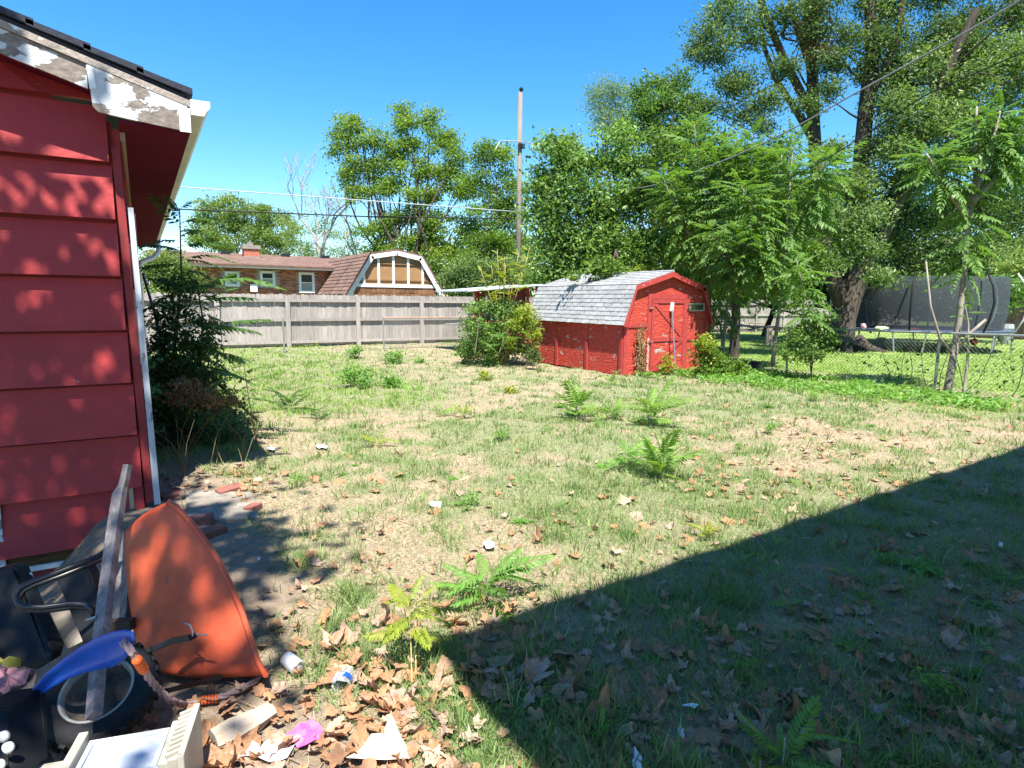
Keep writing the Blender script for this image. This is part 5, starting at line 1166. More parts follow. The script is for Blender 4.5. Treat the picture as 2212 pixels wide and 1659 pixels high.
# ---------------------------------------------------------------- cream and white plastic pedestal column lying at the bottom left
ca=G(30,1790); cb_=G(425,1712); L_=np.linalg.norm(cb_-ca); cd=(cb_-ca)/L_; ang=math.atan2(cd[1],cd[0])
ped=thing('pedestal_column',(ca+cb_)/2,'white and cream moulded plastic pedestal column lying on its side, bottom left','plastic column')
def pb_(s0,s1,w_,z0,z1,name,mat,off=0,bevel=.004):
    c_=ca+cd*(s0+s1)/2*L_; nrm=np.array([-cd[1],cd[0],0]); c_=c_+nrm*off; 
    return MB().box((c_[0],c_[1],(z0+z1)/2),((s1-s0)*L_,w_,z1-z0),rot=(0,0,ang)).build(name,mat,ped,bevel=bevel)
pb_(.36,.84,.19,.01,.185,'shaft',M_whitepl)
for (s0,s1,w_,off) in ((.37,.83,.018,.080),(.37,.83,.018,-.080),(.37,.40,.14,0),(.80,.83,.14,0)): pb_(s0,s1,w_,.186,.194,'panel_frame',M_whitepl,off,.002)
pb_(.84,.90,.21,.0,.205,'capital',M_cream); pb_(.902,.96,.24,.0,.225,'capital',M_cream); pb_(.962,1.0,.26,-.0,.24,'capital',M_cream)
for k in range(9): 
    nrm=np.array([-cd[1],cd[0],0]); c_=ca+cd*.93*L_+nrm*(-.10+.025*k); MB().box((c_[0],c_[1],.23),(.045,.013,.016),rot=(0,0,ang+.5)).build('fluting',M_cream,ped,bevel=.003)
pb_(.30,.355,.22,.0,.215,'collar',M_cream); pb_(-.1,.298,.15,.0,.15,'shaft',M_cream)
pt_=D(255,1690,1.95); pot=thing('broken_pot',pt_,'cream broken plastic pot lying against the white column at the bottom edge','plastic pot')
MB().tube([pt_+[0,0,.03],pt_+[0,0,.02],pt_+[0,0,-.1],pt_+[0,0,-.2]],[.10,.104,.09,.08],20,caps=False).build('pot_wall',M_cream,pot,smooth=True)
# black box with white knobs
bx=thing('storage_box',D(5,1650,2.0),'black box with white knobs at the bottom left corner','box')
slabpx('box_body',[(-60,1540,2.0),(20,1530,2.05),(26,1548,2.05),(24,1700,1.85),(-60,1700,1.85)],.15,M_black,None,None,bevel=.006,parent=bx)
for p in ((12,1588,1.93),(22,1612,1.9),(3,1650,1.88)):
    q=D(*p); MB().tube([q,q-FW*.012,q-FW*.018],[.016,.018,.008],12).build('knob',M_white,bx,smooth=True)
# odd bits at the left edge
mb=MB(); 
for k in range(5): mb.tube([D(-10,1440-6*k,2.6),D(20,1420+5*k,2.58),D(45,1424+3*k,2.6)],.006,6)
tag(mb.build('strap',mk('yellow webbing',(.55,.42,.08),(.4,.3,.05),scale=12,rough=.8),None,smooth=True),'loose yellow webbing strap by the left edge under the black panel','strap')
def crumple(name,pts_,mat,label,cat,amp=.012,th=.002,lift=.02,res=6,z=None):
    """flat sheet from photo corners on the ground, crumpled"""
    P=[GG(x,y) for x,y in pts_]; c_=np.mean(P,0); vs=[c_+[0,0,lift+amp]]; fs=[]; n=len(P); rr=np.random.default_rng(int(c_[0]*997)%9999+3)
    N=n*3; ring=[]
    for i in range(n):
        for k in range(3): ring.append(P[i]+(P[(i+1)%n]-P[i])*k/3)
    for lv in (.5,1.0):
        for q in ring: p=c_+(q-c_)*lv; vs.append(p+np.array([0,0,lift+rr.uniform(-amp,amp)])+rr.normal(size=3)*amp*.35)
    for k in range(N): fs.append((0,1+k,1+(k+1)%N)); fs.append((1+k,1+N+k,1+N+(k+1)%N,1+(k+1)%N))
    o=MB().add(vs,fs).build(name,mat,None); m_=o.modifiers.new('t','SOLIDIFY'); m_.thickness=th; return tag(o,label,cat)
crumple('cloth',[(0,1462),(40,1455),(70,1468),(40,1500),(5,1530),(-20,1500)],mk('dusty pink cloth',(.36,.18,.20),(.25,.12,.14),scale=8,rough=.9),'dusty pink cloth scrap under the yellow strap at the left edge','cloth',.02,lift=.05)
crumple('blue_film',[(36,1640),(110,1612),(118,1622),(50,1655)],M_blue,'strip of dark blue plastic film above the cream column','plastic film',.01,lift=.1)
# ---------------------------------------------------------------- small things on the ground
def can(a,b,label):
    t=thing('drink_can',a,label,'drink can'); a=np.array(a);b=np.array(b)
    d=(b-a); L=np.linalg.norm(d); d/=L; P=[(0,.024),(.02,.030),(.08,.033),(.5,.033),(.9,.033),(.96,.029)]
    MB().tube([a+d*L*s for s,_ in P],[r for _,r in P],20).build('can_body',M_can,t,smooth=True)
    MB().tube([b-d*.010,b-d*.003,b],[.031,.029,.024],20).build('can_end',M_can2,t,smooth=True)
    MB().tube([b-d*.001,b+d*.0015],[.019,.016],16).build('can_base',M_galv,t,smooth=True)
ca_=G(618,1422,.034); cb2=G(652,1449,.034); dv_=(cb2-ca_); dv_/=np.linalg.norm(dv_); can(ca_,ca_+dv_*.122,'white and blue drink can lying on the bare soil beside the wheelbarrow')
cu=thing('plastic_cup',gr(738,1487),'crushed clear plastic cup with blue print among leaves right of the can','plastic cup')
gm=bpy.data.materials.new('clear cup plastic'); t_=nodes(gm); o1=t_.nodes.new('ShaderNodeOutputMaterial'); g1=t_.nodes.new('ShaderNodeBsdfPrincipled'); g1.inputs['Base Color'].default_value=(.75,.78,.82,1); g1.inputs['Transmission Weight'].default_value=.65; g1.inputs['Roughness'].default_value=.12; t_.links.new(g1.outputs[0],o1.inputs[0])
q=gr(736,1500,.03); q2=gr(752,1468,.03); dq=q2-q; dq/=np.linalg.norm(dq)
mb=MB(); mb.tube([q,q+dq*.01,q+dq*.05,q+dq*.10],[.036,.038,.033,.026],14,caps=False)
mb.v=[tuple(Vector(p)+Vector(rng.normal(size=3)*.004)) for p in mb.v]; mb.build('cup_wall',gm,cu)
MB().tube([q+dq*.03,q+dq*.06],[.0365,.033],14,caps=False).build('cup_band',M_blue,cu)
crumple('plastic_shard',[(614,1607),(640,1585),(669,1567),(698,1589),(690,1605),(658,1630)],M_pink,'bright pink plastic shard on the leaves at the bottom','plastic shard',.012,lift=.03)
crumple('paper_sheet',[(755,1672),(800,1625),(846,1574),(868,1610),(880,1672)],M_paper,'cream paper sheet standing out of the leaves at the bottom edge','paper',.018,lift=.05)
crumple('paper_scrap',[(520,1655),(548,1625),(600,1612),(640,1630),(610,1660)],M_litter,'crinkled white foil wrapper among leaves left of the pink shard','wrapper',.014,lift=.03)
wcx=thing('driftwood_chunk',GG(525,1590),'bleached split log chunk between the column and the pink shard','wood chunk')
a_=gr(462,1622,.04);b2=gr(592,1552,.04); mb=MB(); mb.tube([a_,a_+(b2-a_)*.3,a_+(b2-a_)*.7,b2],[.055,.062,.05,.03],7); mb.v=[(x,y,.02+(z-.02)*.7) for x,y,z in mb.v]; mb.build('wood',M_woodl,wcx)
for (x,y,sx,sy,rz_,lab) in ((496,1064,.2,.1,.3,'flat reddish brick at the top of the bare patch by the house corner'),(547,1104,.13,.09,.9,'small broken brick lump on the right of the bare patch'),(424,1132,.24,.11,-.1,'long thin red brick just beyond the orange tray'),(458,1156,.17,.11,.5,'dark red brick half behind the orange tray rim'),(372,1075,.16,.1,.2,'brick fragment at the foot of the white corner trim')):
    p=GG(x,y); o=MB().box((0,0,.02),(sx,sy,.06)).build('brick',M_brickr,None,bevel=.006); o.location=Vector([float(c) for c in p]); o.rotation_euler=(random.uniform(-.15,.15),random.uniform(-.1,.1),rz_); tag(o,lab,'brick')
sl=[GG(*p) for p in ((400,1062),(545,1066),(560,1120),(470,1128),(405,1125))]
tag(MB().prism([p+[0,0,-.03] for p in sl],(0,0,.045)).build('concrete_slab',M_conc,None,bevel=.008),'worn concrete slab half buried by the house corner','slab')
for (x,y,w_,h_,lab) in ((585,975,10,4,'white scrap of litter at the tip of the house shadow'),(695,971,14,4,'white wrapper in the grass right of the house shadow'),(940,1098,14,8,'crumpled white paper in the middle of the lawn'),(1056,1186,13,9,'crumpled white paper just behind the fern-like weed'),(1470,1597,6,12,'white plastic scrap in the shade near the bottom edge'),(1492,1541,18,3,'thin pale blue plastic strip in the shade'),(1375,1668,10,30,'pale blue plastic bag at the bottom edge left of the large fern weed'),(2160,1186,5,6,'tiny white scrap far right in the shade'),(560,1219,3,3,'small grey card on the bare soil beside the orange rim')):
    crumple('litter',[(x-w_,y-h_*.3),(x-w_*.3,y-h_),(x+w_,y-h_*.5),(x+w_*.8,y+h_),(x-w_*.4,y+h_*.8)],M_litter,lab,'litter',.008,lift=.035)
p=GG(1612,801); bk=thing('planter_box',p,'small black plastic planter box in the weeds by the chain link fence','planter')
MB().prism([(p[0]-.22,p[1]-.1,0),(p[0]+.22,p[1]-.22,0),(p[0]+.28,p[1]+.05,0),(p[0]-.16,p[1]+.18,0)],(0,0,.19)).build('box_body',M_black,bk,bevel=.02)
MB().prism([(p[0]-.25,p[1]-.1,.191),(p[0]+.25,p[1]-.24,.191),(p[0]+.31,p[1]+.06,.191),(p[0]-.19,p[1]+.2,.191)],(0,0,.03)).build('rim',M_black,bk,bevel=.01)
# ---------------------------------------------------------------- growth along the left house
def pt3(x,y,d): return D(x,y,d)
hb=GG(372,960)
ha=sapling('tree_of_heaven','tall dark young tree of heaven crowding the side of the red house','young tree',hb[:2],[[hb,D(372,780,7.1),D(392,600,7.1),D(388,450,7.1)],[hb+[.25,.3,0],D(432,800,7.2),D(438,690,7.2),D(425,610,7.2)]],FR_D,.46,30,bark=M_bark,r0=.022,start=.22,el0=(-.3,.9))
azR=math.atan2(RT[1],RT[0])
for (x,y,d,az,el,L) in ((445,705,6.6,azR-.1,.1,.55),(455,610,6.6,azR,.35,.62),(470,700,6.6,azR+.1,.2,.5),(440,760,6.6,azR-.25,.05,.5),(430,650,6.6,azR+.2,.25,.5),(455,800,6.6,azR,.0,.45),(400,560,6.8,azR+.3,.5,.4)):
    put_frond(ha,FR_D if random.random()<.55 else FR_A,D(x,y,d),az,el,L,random.uniform(-.3,.3))
hw=tree('side_yard_bush','dark tangled bush and vines against the side wall of the red house','bush',hb[:2],blobpx([(365,700,22,60),(385,640,26,50),(400,760,40,46),(372,820,34,50),(430,830,50,40),(400,880,60,46),(455,900,60,44),(350,760,20,60),(345,860,20,60),(480,960,60,34),(400,960,60,34),(440,720,26,40)],6.9),.05,2.0,L_aild,trunk_r=.012,tb=.35,twigs=2)
dw=thing('dry_weeds',GG(420,980),'dry brown weeds and bare stems in the shade beside the red house','weeds')
P,T=cloud(blobpx([(420,850,50,24),(470,860,40,24),(380,840,30,24)],6.2),.05,1.2,.3,.6,.5); V,F,TT=leaves(P,.05,T,.35); link('dead_leaves',mesh_np('dead_leaves',V-np.array(dw.location),F,L_brownw,TT),dw)
mb=MB()
for k in range(55):
    x=rng.uniform(345,560); g_=GG(x,rng.uniform(900,1035)); h=rng.uniform(.15,.62); o_=rng.normal(size=3)*[.18,.18,0]; mb.tube([g_,g_+o_*.4+[0,0,h*.6],g_+o_+[0,0,h]],[.004,.003,.0015],4)
mb.build('stems',mk('dry stem',(.24,.18,.09),(.14,.10,.06),scale=9,rough=.9),dw)
sb=GG(556,962); sapling('thin_sapling','single thin reddish-stemmed sapling at the edge of the house shadow','sapling',sb[:2],[[sb,D(540,880,6.0),D(527,790,6.0)]],FR_A,.35,7,bark=mk('red stem',(.3,.13,.07),(.2,.09,.05),rough=.7),r0=.009,start=.55,el0=(0,.5))
tag(MB().tube([D(392,747,8.2),D(465,822,7.3),GG(556,912)+[0,0,.02]],.022,8).build('black_pole',M_blackm,None,smooth=True),'black metal pole leaning from the house-side bush down to the lawn','pole')
tag(MB().tube([D(309,592,9.2),D(335,680,8.2),D(361,790,7.4),GG(366,900)],.02,8).build('black_pole',M_blackm,None,smooth=True),'black pipe leaning against the side wall under the eave','pole')
# ---------------------------------------------------------------- weeds in the lawn
def weed(x,y,wpx,mes,n,label,el=(.2,1.0),group=None,lf=1.25):
    p=GG(x,y); d=(p-CO)@FW; L=wpx*d/FPX*lf; t=thing('weed',p,label,'weed',group)
    mb=MB(); mb.tube([p-[0,0,.02],p+[0,0,L*.55]],[.006,.003],5); mb.build('stem',M_barkl,t)
    for k in range(n):
        az=k*2.4+random.uniform(-.4,.4); put_frond(t,mes,p+[0,0,L*random.uniform(.02,.55)],az,random.uniform(*el),L*random.uniform(.45,1.1),random.uniform(-.7,.7))
    return t
weed(1245,905,62,FR_W,17,'large fern-like weed, the left one of the clump in front of the red shed',(.15,1.2))
weed(1405,920,62,FR_W,17,'large fern-like weed, the right rear one of the clump in front of the red shed',(.15,1.2))
weed(1325,905,42,FR_W,10,'smaller fern-like weed between the two large ones before the shed',(.2,1.1))
weed(1432,1035,72,FR_W,20,'tall bright fern-like weed nearest the viewer in the mid-lawn clump',(.2,1.3))
weed(1350,1010,50,FR_F,14,'low dark fern-like weed left of the tall mid-lawn one',(.1,.7))
weed(1052,1300,95,FR_F,16,'fern-like weed with yellow base at the edge of the big shadow',(.1,1.0))
weed(1295,1600,34,FR_F,14,'small bright feathery weed alone in the shade near the bottom centre',(.3,1.3))
weed(1690,1668,120,FR_F,7,'large fern-like weed with long leaflets at the bottom edge in the shade',(.4,1.1))
weed(1640,1690,75,FR_Y,4,'yellowish drooping sprig left of the large bottom-edge fern weed',(.2,.6))
weed(1525,1165,32,FR_Y,9,'yellow-green fern sprig at the upper edge of the big shadow',(.3,1.2))
weed(1660,1250,24,FR_F,6,'faint feathery weed in the shade right of centre',(.2,.9))
weed(955,900,28,FR_W,8,'small fern-like weed with pale stem left of the lawn centre',(.2,.9))
weed(1000,905,24,FR_Y,7,'small yellow-green weed just right of the pale-stemmed one',(.2,.9))
weed(625,885,38,FR_D,11,'dark fern-like weed in the lush grass left',(.2,1.1))
weed(690,905,34,FR_D,9,'dusty green weed right of the dark fern weed at left',(.1,.8))
weed(812,965,30,FR_Y,7,'yellowing sprig in front of the house shadow tip',(.1,.8))
weed(1320,832,24,FR_W,9,'round bright weed just in front of the shed door step',(.2,1.2))
weed(1940,850,30,FR_W,8,'bright weed before the right sapling',(.1,.8))
weed(1560,1120,0.1,FR_W,1,'tiny sprout at the shadow edge',(.2,.9)) if False else None
def bushweed(x,y,wpx,label,mat=L_sprig,size=.06,cover=2.2):
    p=GG(x,y); d=(p-CO)@FW; k=d/FPX; t=thing('weed',p,label,'weed'); MB().tube([p,p+[0,0,wpx*k*.9]],[.006,.003],5).build('stem',M_barkl,t)
    P,T=cloud([(p+[0,0,wpx*k*.75],wpx*k,wpx*k*.75,wpx*k)],size,cover,.35,.5,.5); V,F,TT=leaves(P,size,T,.55,1.0); link('foliage',mesh_np('foliage',V-np.array(p),F,mat,TT),t)
bushweed(768,838,28,'leafy bright weed in the lush grass, largest of the left back lawn')
bushweed(852,838,22,'low leafy weed right of the largest back-lawn weed')
bushweed(768,775,16,'small leafy weed near the wooden fence, left')
bushweed(846,785,20,'leafy weed below the old pipe post')
bushweed(1062,790,15,'small weed between fence corner and overgrown bush')
bushweed(1050,820,12,'little yellow-green weed in the bleached strip',L_yel)
bushweed(1105,850,12,'tiny yellow weed in the middle of the bleached strip',L_yel)
bushweed(905,785,10,'tiny weed near the wooden fence middle')
def rosette_mesh(p,R,n=14):
    b=MB()
    for k in range(n):
        a=k*2.4; L=R*random.uniform(.6,1.1); w_=L*.16; el=random.uniform(.2,.9); dv=Vector((math.cos(a),math.sin(a),0)); s=Vector((-math.sin(a),math.cos(a),0)); p_=Vector([float(c) for c in p])
        m1=p_+dv*L*.45*math.cos(el)+Vector((0,0,L*.45*math.sin(el))); e_=p_+dv*L*math.cos(el*.4)+Vector((0,0,L*.35*math.sin(el)))
        b.add([p_,m1+s*w_,m1-s*w_,m1-Vector((0,0,w_*.5)),e_],[(0,3,1),(0,2,3),(1,3,4),(3,2,4)])
    off=Vector([float(c) for c in p]); me=b.mesh('rosette',L_sprig,False,off); a_=me.attributes.new('tint','FLOAT','POINT'); a_.data.foreach_set('value',np.full(len(me.vertices),random.uniform(.2,.7),np.float32)); return me
def rosette(x,y,rpx,label,n=14):
    p=GG(x,y); d=(p-CO)@FW; R=rpx*d/FPX; t=thing('weed',p,label,'weed'); link('rosette',rosette_mesh(p,R,n),t)
for (x,y,r_p,lab) in ((2090,1460,46,'broad-leaved rosette weed in the shade at far right'),(1560,1360,36,'dark tufted weed in the centre of the shaded ground'),(1980,1230,70,'widest leafy weed patch in the upper right shade'),(1830,1400,40,'low shaded weed with one long grey-green leaf'),(2150,1560,50,'leafy weed at the right edge near the bottom'),(1300,1010,26,'small rosette left of the mid-lawn fern clump'),(1125,1130,36,'dark rosette with brown leaves in the sunlit lawn centre'),(1560,1270,24,'small weed just inside the big shadow'),(1480,1420,30,'long-bladed weed in the shade beside curled leaves'),(1210,880,18,'small rosette left of the large fern weeds'),(1660,880,22,'green tuft in the right middle lawn'),(1960,1650,60,'leafy weed at the bottom edge on the right'),(1770,1340,30,'dark weed tuft in the right shade')): rosette(x,y,r_p,lab)
SM=[]
def small(kind,x,y,rp):
    p=GG(x,y); d=(p-CO)@FW; R=rp*d/FPX; t=thing('seedling',p,'x','weed','small seedlings scattered over the lawn'); SM.append(t)
    if kind==0:
        me=rosette_mesh(p,R,int(rng.integers(8,15))); link('rosette',me,t)
    elif kind==1:
        MB().tube([p,p+[0,0,R*.8]],[.004,.002],5).build('stem',M_barkl,t)
        for k in range(int(rng.integers(4,9))): put_frond(t,FR_W if rng.random()<.6 else FR_F,p+[0,0,R*rng.uniform(.1,.8)],k*2.4+rng.uniform(-.5,.5),rng.uniform(.0,.9),R*rng.uniform(.5,1.2),rng.uniform(-.7,.7))
    else:
        MB().tube([p,p+[0,0,R*1.2]],[.004,.002],5).build('stem',M_barkl,t)
        P,T=cloud([(p+[0,0,R*.8],R,R*.8,R)],max(.025,R*.28),1.2,.3,.5,.6); V,F,TT=leaves(P,max(.025,R*.28),T,.5,1.0); link('foliage',mesh_np('foliage',V-np.array(p),F,L_sprig,TT),t)
for k in range(34): small(int(rng.integers(0,3)),rng.uniform(640,1950),rng.uniform(835,1130),rng.uniform(8,20))
for k in range(30):
    y_=rng.uniform(1180,1640); x_=rng.uniform(1250+max(0,(1330-y_))*2.2,2190); small(int(rng.choice([0,0,1,2])),x_,y_,rng.uniform(16,40))
# tall double stemmed seedling in the foreground
p=GG(890,1490); q1=D(893,1300,2.55)
ts=sapling('ailanthus_seedling','tall twin-stemmed yellow-green seedling in the sunlit foreground leaves','seedling',p[:2],[[p,D(888,1400,2.7),D(882,1300,2.75)],[p+[.03,.03,0],D(898,1390,2.75),D(905,1290,2.8)]],FR_Y,.17,9,bark=mk('yellow stem',(.45,.33,.13),(.35,.25,.1),rough=.6),r0=.0045,start=.55,el0=(0,.9))
# vines on the shed front, dried weeds
vn=thing('dry_vine',PY(1385,800,SY0-.1),'dry brown vine climbing the left front of the red shed','vine')
mb=MB(); pl_pts=[]
for k in range(16):
    x=rng.uniform(1376,1394); ytop=rng.uniform(695,770); P_=[PY(x+rng.uniform(-5,5),806-(806-ytop)*i/6,SY0-.05-.03*rng.random()) for i in range(7)]; mb.tube(P_,.006,4); pl_pts+=P_
mb.build('stems',mk('dry vine',(.48,.33,.18),(.33,.21,.11),rough=.9),vn)
P=np.repeat(np.array(pl_pts),6,0); P=P+rng.normal(size=P.shape)*.05; V,F,TT=leaves(P,.05,rng.uniform(.3,1,len(P)),.5,.3); link('dead_leaves',mesh_np('dead_leaves',V-np.array(vn.location),F,L_brownw,TT),vn)
def wallweed(lst,name,label,mat,size=.06,dy=.25):
    base=PY(lst[0][0],805,SY0-dy); base[2]=0; t=thing(name,base,label,'weed')
    bl_=[(PY(x,y,SY0-dy),rx*13/FPX,ry*13/FPX,.12) for x,y,rx,ry in lst]; P,T=cloud(bl_,size,2.0,.35,.6,.5); V,F,TT=leaves(P,size,T,.5); link('foliage',mesh_np('foliage',V-np.array(t.location),F,mat,TT),t)
wallweed([(1450,790,14,14),(1442,775,8,12),(1435,795,10,10)],'yellow_weed','yellow-brown weed at the foot of the red shed door',L_yel)
wallweed([(1450,800,16,8),(1390,803,14,6)],'dead_weed','dead brown weeds along the foot of the shed gable',L_brownw)
# vines on the right chain link fence
vf=thing('fence_vine',(CXF,5,0),'leafy vine twigs hanging on the chain link fence at the right edge','vine')
P=[]
for (x,y) in [(1990,760),(2010,790),(2030,800),(2100,760),(2150,770),(2165,750),(2180,800),(2195,830),(2120,830),(1960,810),(1930,800),(1870,790),(1975,840),(2200,780),(1850,760),(1880,745),(2140,800)]:
    c_=PX(x,y,CXF-.06); P.append(c_+rng.normal(size=(12,3))*[.03,.22,.14])
P=np.concatenate(P); V,F,TT=leaves(P,.085,rng.uniform(.2,.8,len(P)),.5,.4); link('foliage',mesh_np('foliage',V-np.array(vf.location),F,L_aild,TT),vf)
mb=MB()
for k in range(8):
    a_=PX(rng.uniform(1880,2180),860,CXF-.05); a_[2]=0; limbs(mb,a_,a_+[0,rng.uniform(-.7,.7),rng.uniform(.7,1.2)],.008,.003,5,.1)
mb.build('stems',M_bark,vf)
# ---------------------------------------------------------------- GRASS
def infoot(x,y):
    m=(x<.0)&(y>HY-.02)
    m|=(x>SX0-.02)&(x<SX1+.02)&(y>SY0-.01)&(y<SY1)
    m|=(x<-.95)&(y>5.3)
    return m
def blades(x,y,h,wd,lean,tint,az=None,zb=0):
    n=len(x); a=rng.uniform(0,2*math.pi,n) if az is None else az; dx,dy=np.cos(a),np.sin(a); sx,sy=-dy,dx
    b=rng.uniform(0,2*math.pi,n); sx,sy=np.cos(b),np.sin(b)
    z=gz(x,y)-.005
    hz=h*np.cos(lean); hr=h*np.sin(lean)
    V=np.empty((n,5,3))
    V[:,0]=np.stack([x-sx*wd/2,y-sy*wd/2,z],1); V[:,1]=np.stack([x+sx*wd/2,y+sy*wd/2,z],1)
    mx,my,mz=x+dx*hr*.35,y+dy*hr*.35,z+hz*.62
    V[:,2]=np.stack([mx+sx*wd*.4,my+sy*wd*.4,mz],1); V[:,3]=np.stack([mx-sx*wd*.4,my-sy*wd*.4,mz],1)
    V[:,4]=np.stack([x+dx*hr,y+dy*hr,z+hz],1)
    i=np.arange(n)*5; F=np.concatenate([np.stack([i,i+1,i+2],1),np.stack([i,i+2,i+3],1),np.stack([i+3,i+2,i+4],1)])
    return V.reshape(-1,3),F,np.repeat(tint,5)
def scatter(N,dmin,dmax,pw=1.0):
    u=rng.random(N); d=dmin*(dmax/dmin)**u
    lat=rng.uniform(-1,1,N)*(.86*d+.35); x=d*_F0[0]+lat*_R0[0]; y=d*_F0[1]+lat*_R0[1]; return x,y,d
x,y,d=scatter(330000,1.75,27)
ok=~infoot(x,y); x,y,d=x[ok],y[ok],d[ok]
g=green(x,y); di=dirtf(x,y); rr=rng.random(len(x))
beyond=x>12.7
isg=rr<(g*.86+.12)*(1-.93*di)
keep_s=(~isg)&(rng.random(len(x))<.80*(1-.88*di))
# green blades
lush=((sstep(7.5,10.0,y)*sstep(5.4,3.6,x-.06*(y-10)))+sstep(9.6,10.8,x)*sstep(3,5,y))>.5
gx,gy,gd=x[isg],y[isg],d[isg]; tall=.55+1.1*vnoise(gx,gy,2.7)**1.5+.5*(vnoise(gx,gy,9)>.75)
lu=lush[isg]|beyond[isg]
tuft=.85+.9*(vnoise(gx,gy,6.3)>.68)
hgt=np.where(beyond[isg],.05,.052)*tall*tuft*rng.uniform(.6,1.35,len(gx))*np.where(lu&~beyond[isg],1.25,1)
wd=np.maximum(.0042,gd*.0010)*rng.uniform(.7,1.3,len(gx))
lean=np.abs(rng.normal(.8,.35,len(gx))).clip(0,1.4); tint=np.clip(.45+.28*(vnoise(gx,gy,1.9)-.5)+rng.normal(0,.2,len(gx)),0,1)
for nm,mt,msk,lab in (('grass',L_grass,~lu,'short greyish green grass growing in patches over the lawn'),('lush_grass',L_lush,lu,'bright lush grass at the back left, along the fence and next door')):
    V,F,T=blades(gx[msk],gy[msk],hgt[msk],wd[msk],lean[msk],tint[msk]); tag(link(nm,mesh_np(nm,V,F,mt,T)),lab,'grass',kind='stuff')
tx,ty,td=scatter(3600,1.9,16); k_=(~infoot(tx,ty))&(rng.random(len(tx))<.25+.75*green(tx,ty))&(dirtf(tx,ty)<.4)&(tx<12.4); tx,ty=tx[k_],ty[k_]
nbl=16; rx_=np.repeat(rng.uniform(.02,.07,len(tx)),nbl); X_=np.repeat(tx,nbl)+rng.normal(size=len(tx)*nbl)*rx_; Y_=np.repeat(ty,nbl)+rng.normal(size=len(tx)*nbl)*rx_
az_=np.arctan2(Y_-np.repeat(ty,nbl),X_-np.repeat(tx,nbl)); h_=np.repeat(rng.uniform(.06,.15,len(tx)),nbl)*rng.uniform(.5,1.1,len(X_)); D_=X_*_F0[0]+Y_*_F0[1]
V,F,T=blades(X_,Y_,h_,np.maximum(.005,D_*.0011)*rng.uniform(.7,1.4,len(X_)),rng.uniform(.25,1.25,len(X_)),np.clip(np.repeat(rng.normal(.45,.22,len(tx)),nbl)+rng.normal(0,.12,len(X_)),0,1),az=az_)
tag(link('grass_tufts',mesh_np('grass_tufts',V,F,L_grass,T)),'taller tufts of coarse grass standing out of the lawn','grass',kind='stuff')
sx_,sy_,sd_=x[keep_s],y[keep_s],d[keep_s]
V,F,T=blades(sx_,sy_,rng.uniform(.025,.075,len(sx_)),np.maximum(.0032,sd_*.00085)*rng.uniform(.7,1.3,len(sx_)),rng.uniform(.9,1.5,len(sx_)),np.clip(rng.normal(.5,.28,len(sx_)),0,1))
tag(link('dry_grass',mesh_np('dry_grass',V,F,L_straw,T)),'bleached dry grass and thatch between the green patches','dry grass',kind='stuff')
# clover-like ground cover by the fence
n=9000; x=rng.uniform(9.2,12.6,n); y=rng.uniform(4.2,10.2,n); k=(vnoise(x,y,1.5)>.35)&(x>10.2-(.35*(y-7)))&~infoot(x,y); P=np.stack([x,y,gz(x,y)+rng.uniform(.03,.13,n)],1)[k]
V,F,TT=leaves(P,.075,np.clip(rng.normal(.55,.2,len(P)),0,1),.6,1.2); tag(link('ground_cover',mesh_np('ground_cover',V,F,L_sprig,TT)),'bright leafy ground cover between the shed and the chain link fence','ground cover',kind='stuff')
# twigs and straw on soil
mb=MB()
for k in range(150):
    px_=rng.uniform(430,1500); p=GG(px_,rng.uniform(1060,1650)); a=rng.uniform(0,6.28); L=rng.uniform(.05,.25); q=p+[math.cos(a)*L,math.sin(a)*L,.0]; q[2]=float(gz(q[0],q[1])); mb.tube([p+[0,0,.008],(p+q)/2+rng.normal(size=3)*[.015,.015,0]+[0,0,.018],q+[0,0,.01]],.0022,4)
tag(mb.build('twigs',mk('twig',(.36,.26,.16),(.22,.15,.1),scale=9,rough=.9),None),'thin dry twigs scattered over soil and lawn','twigs',kind='stuff')
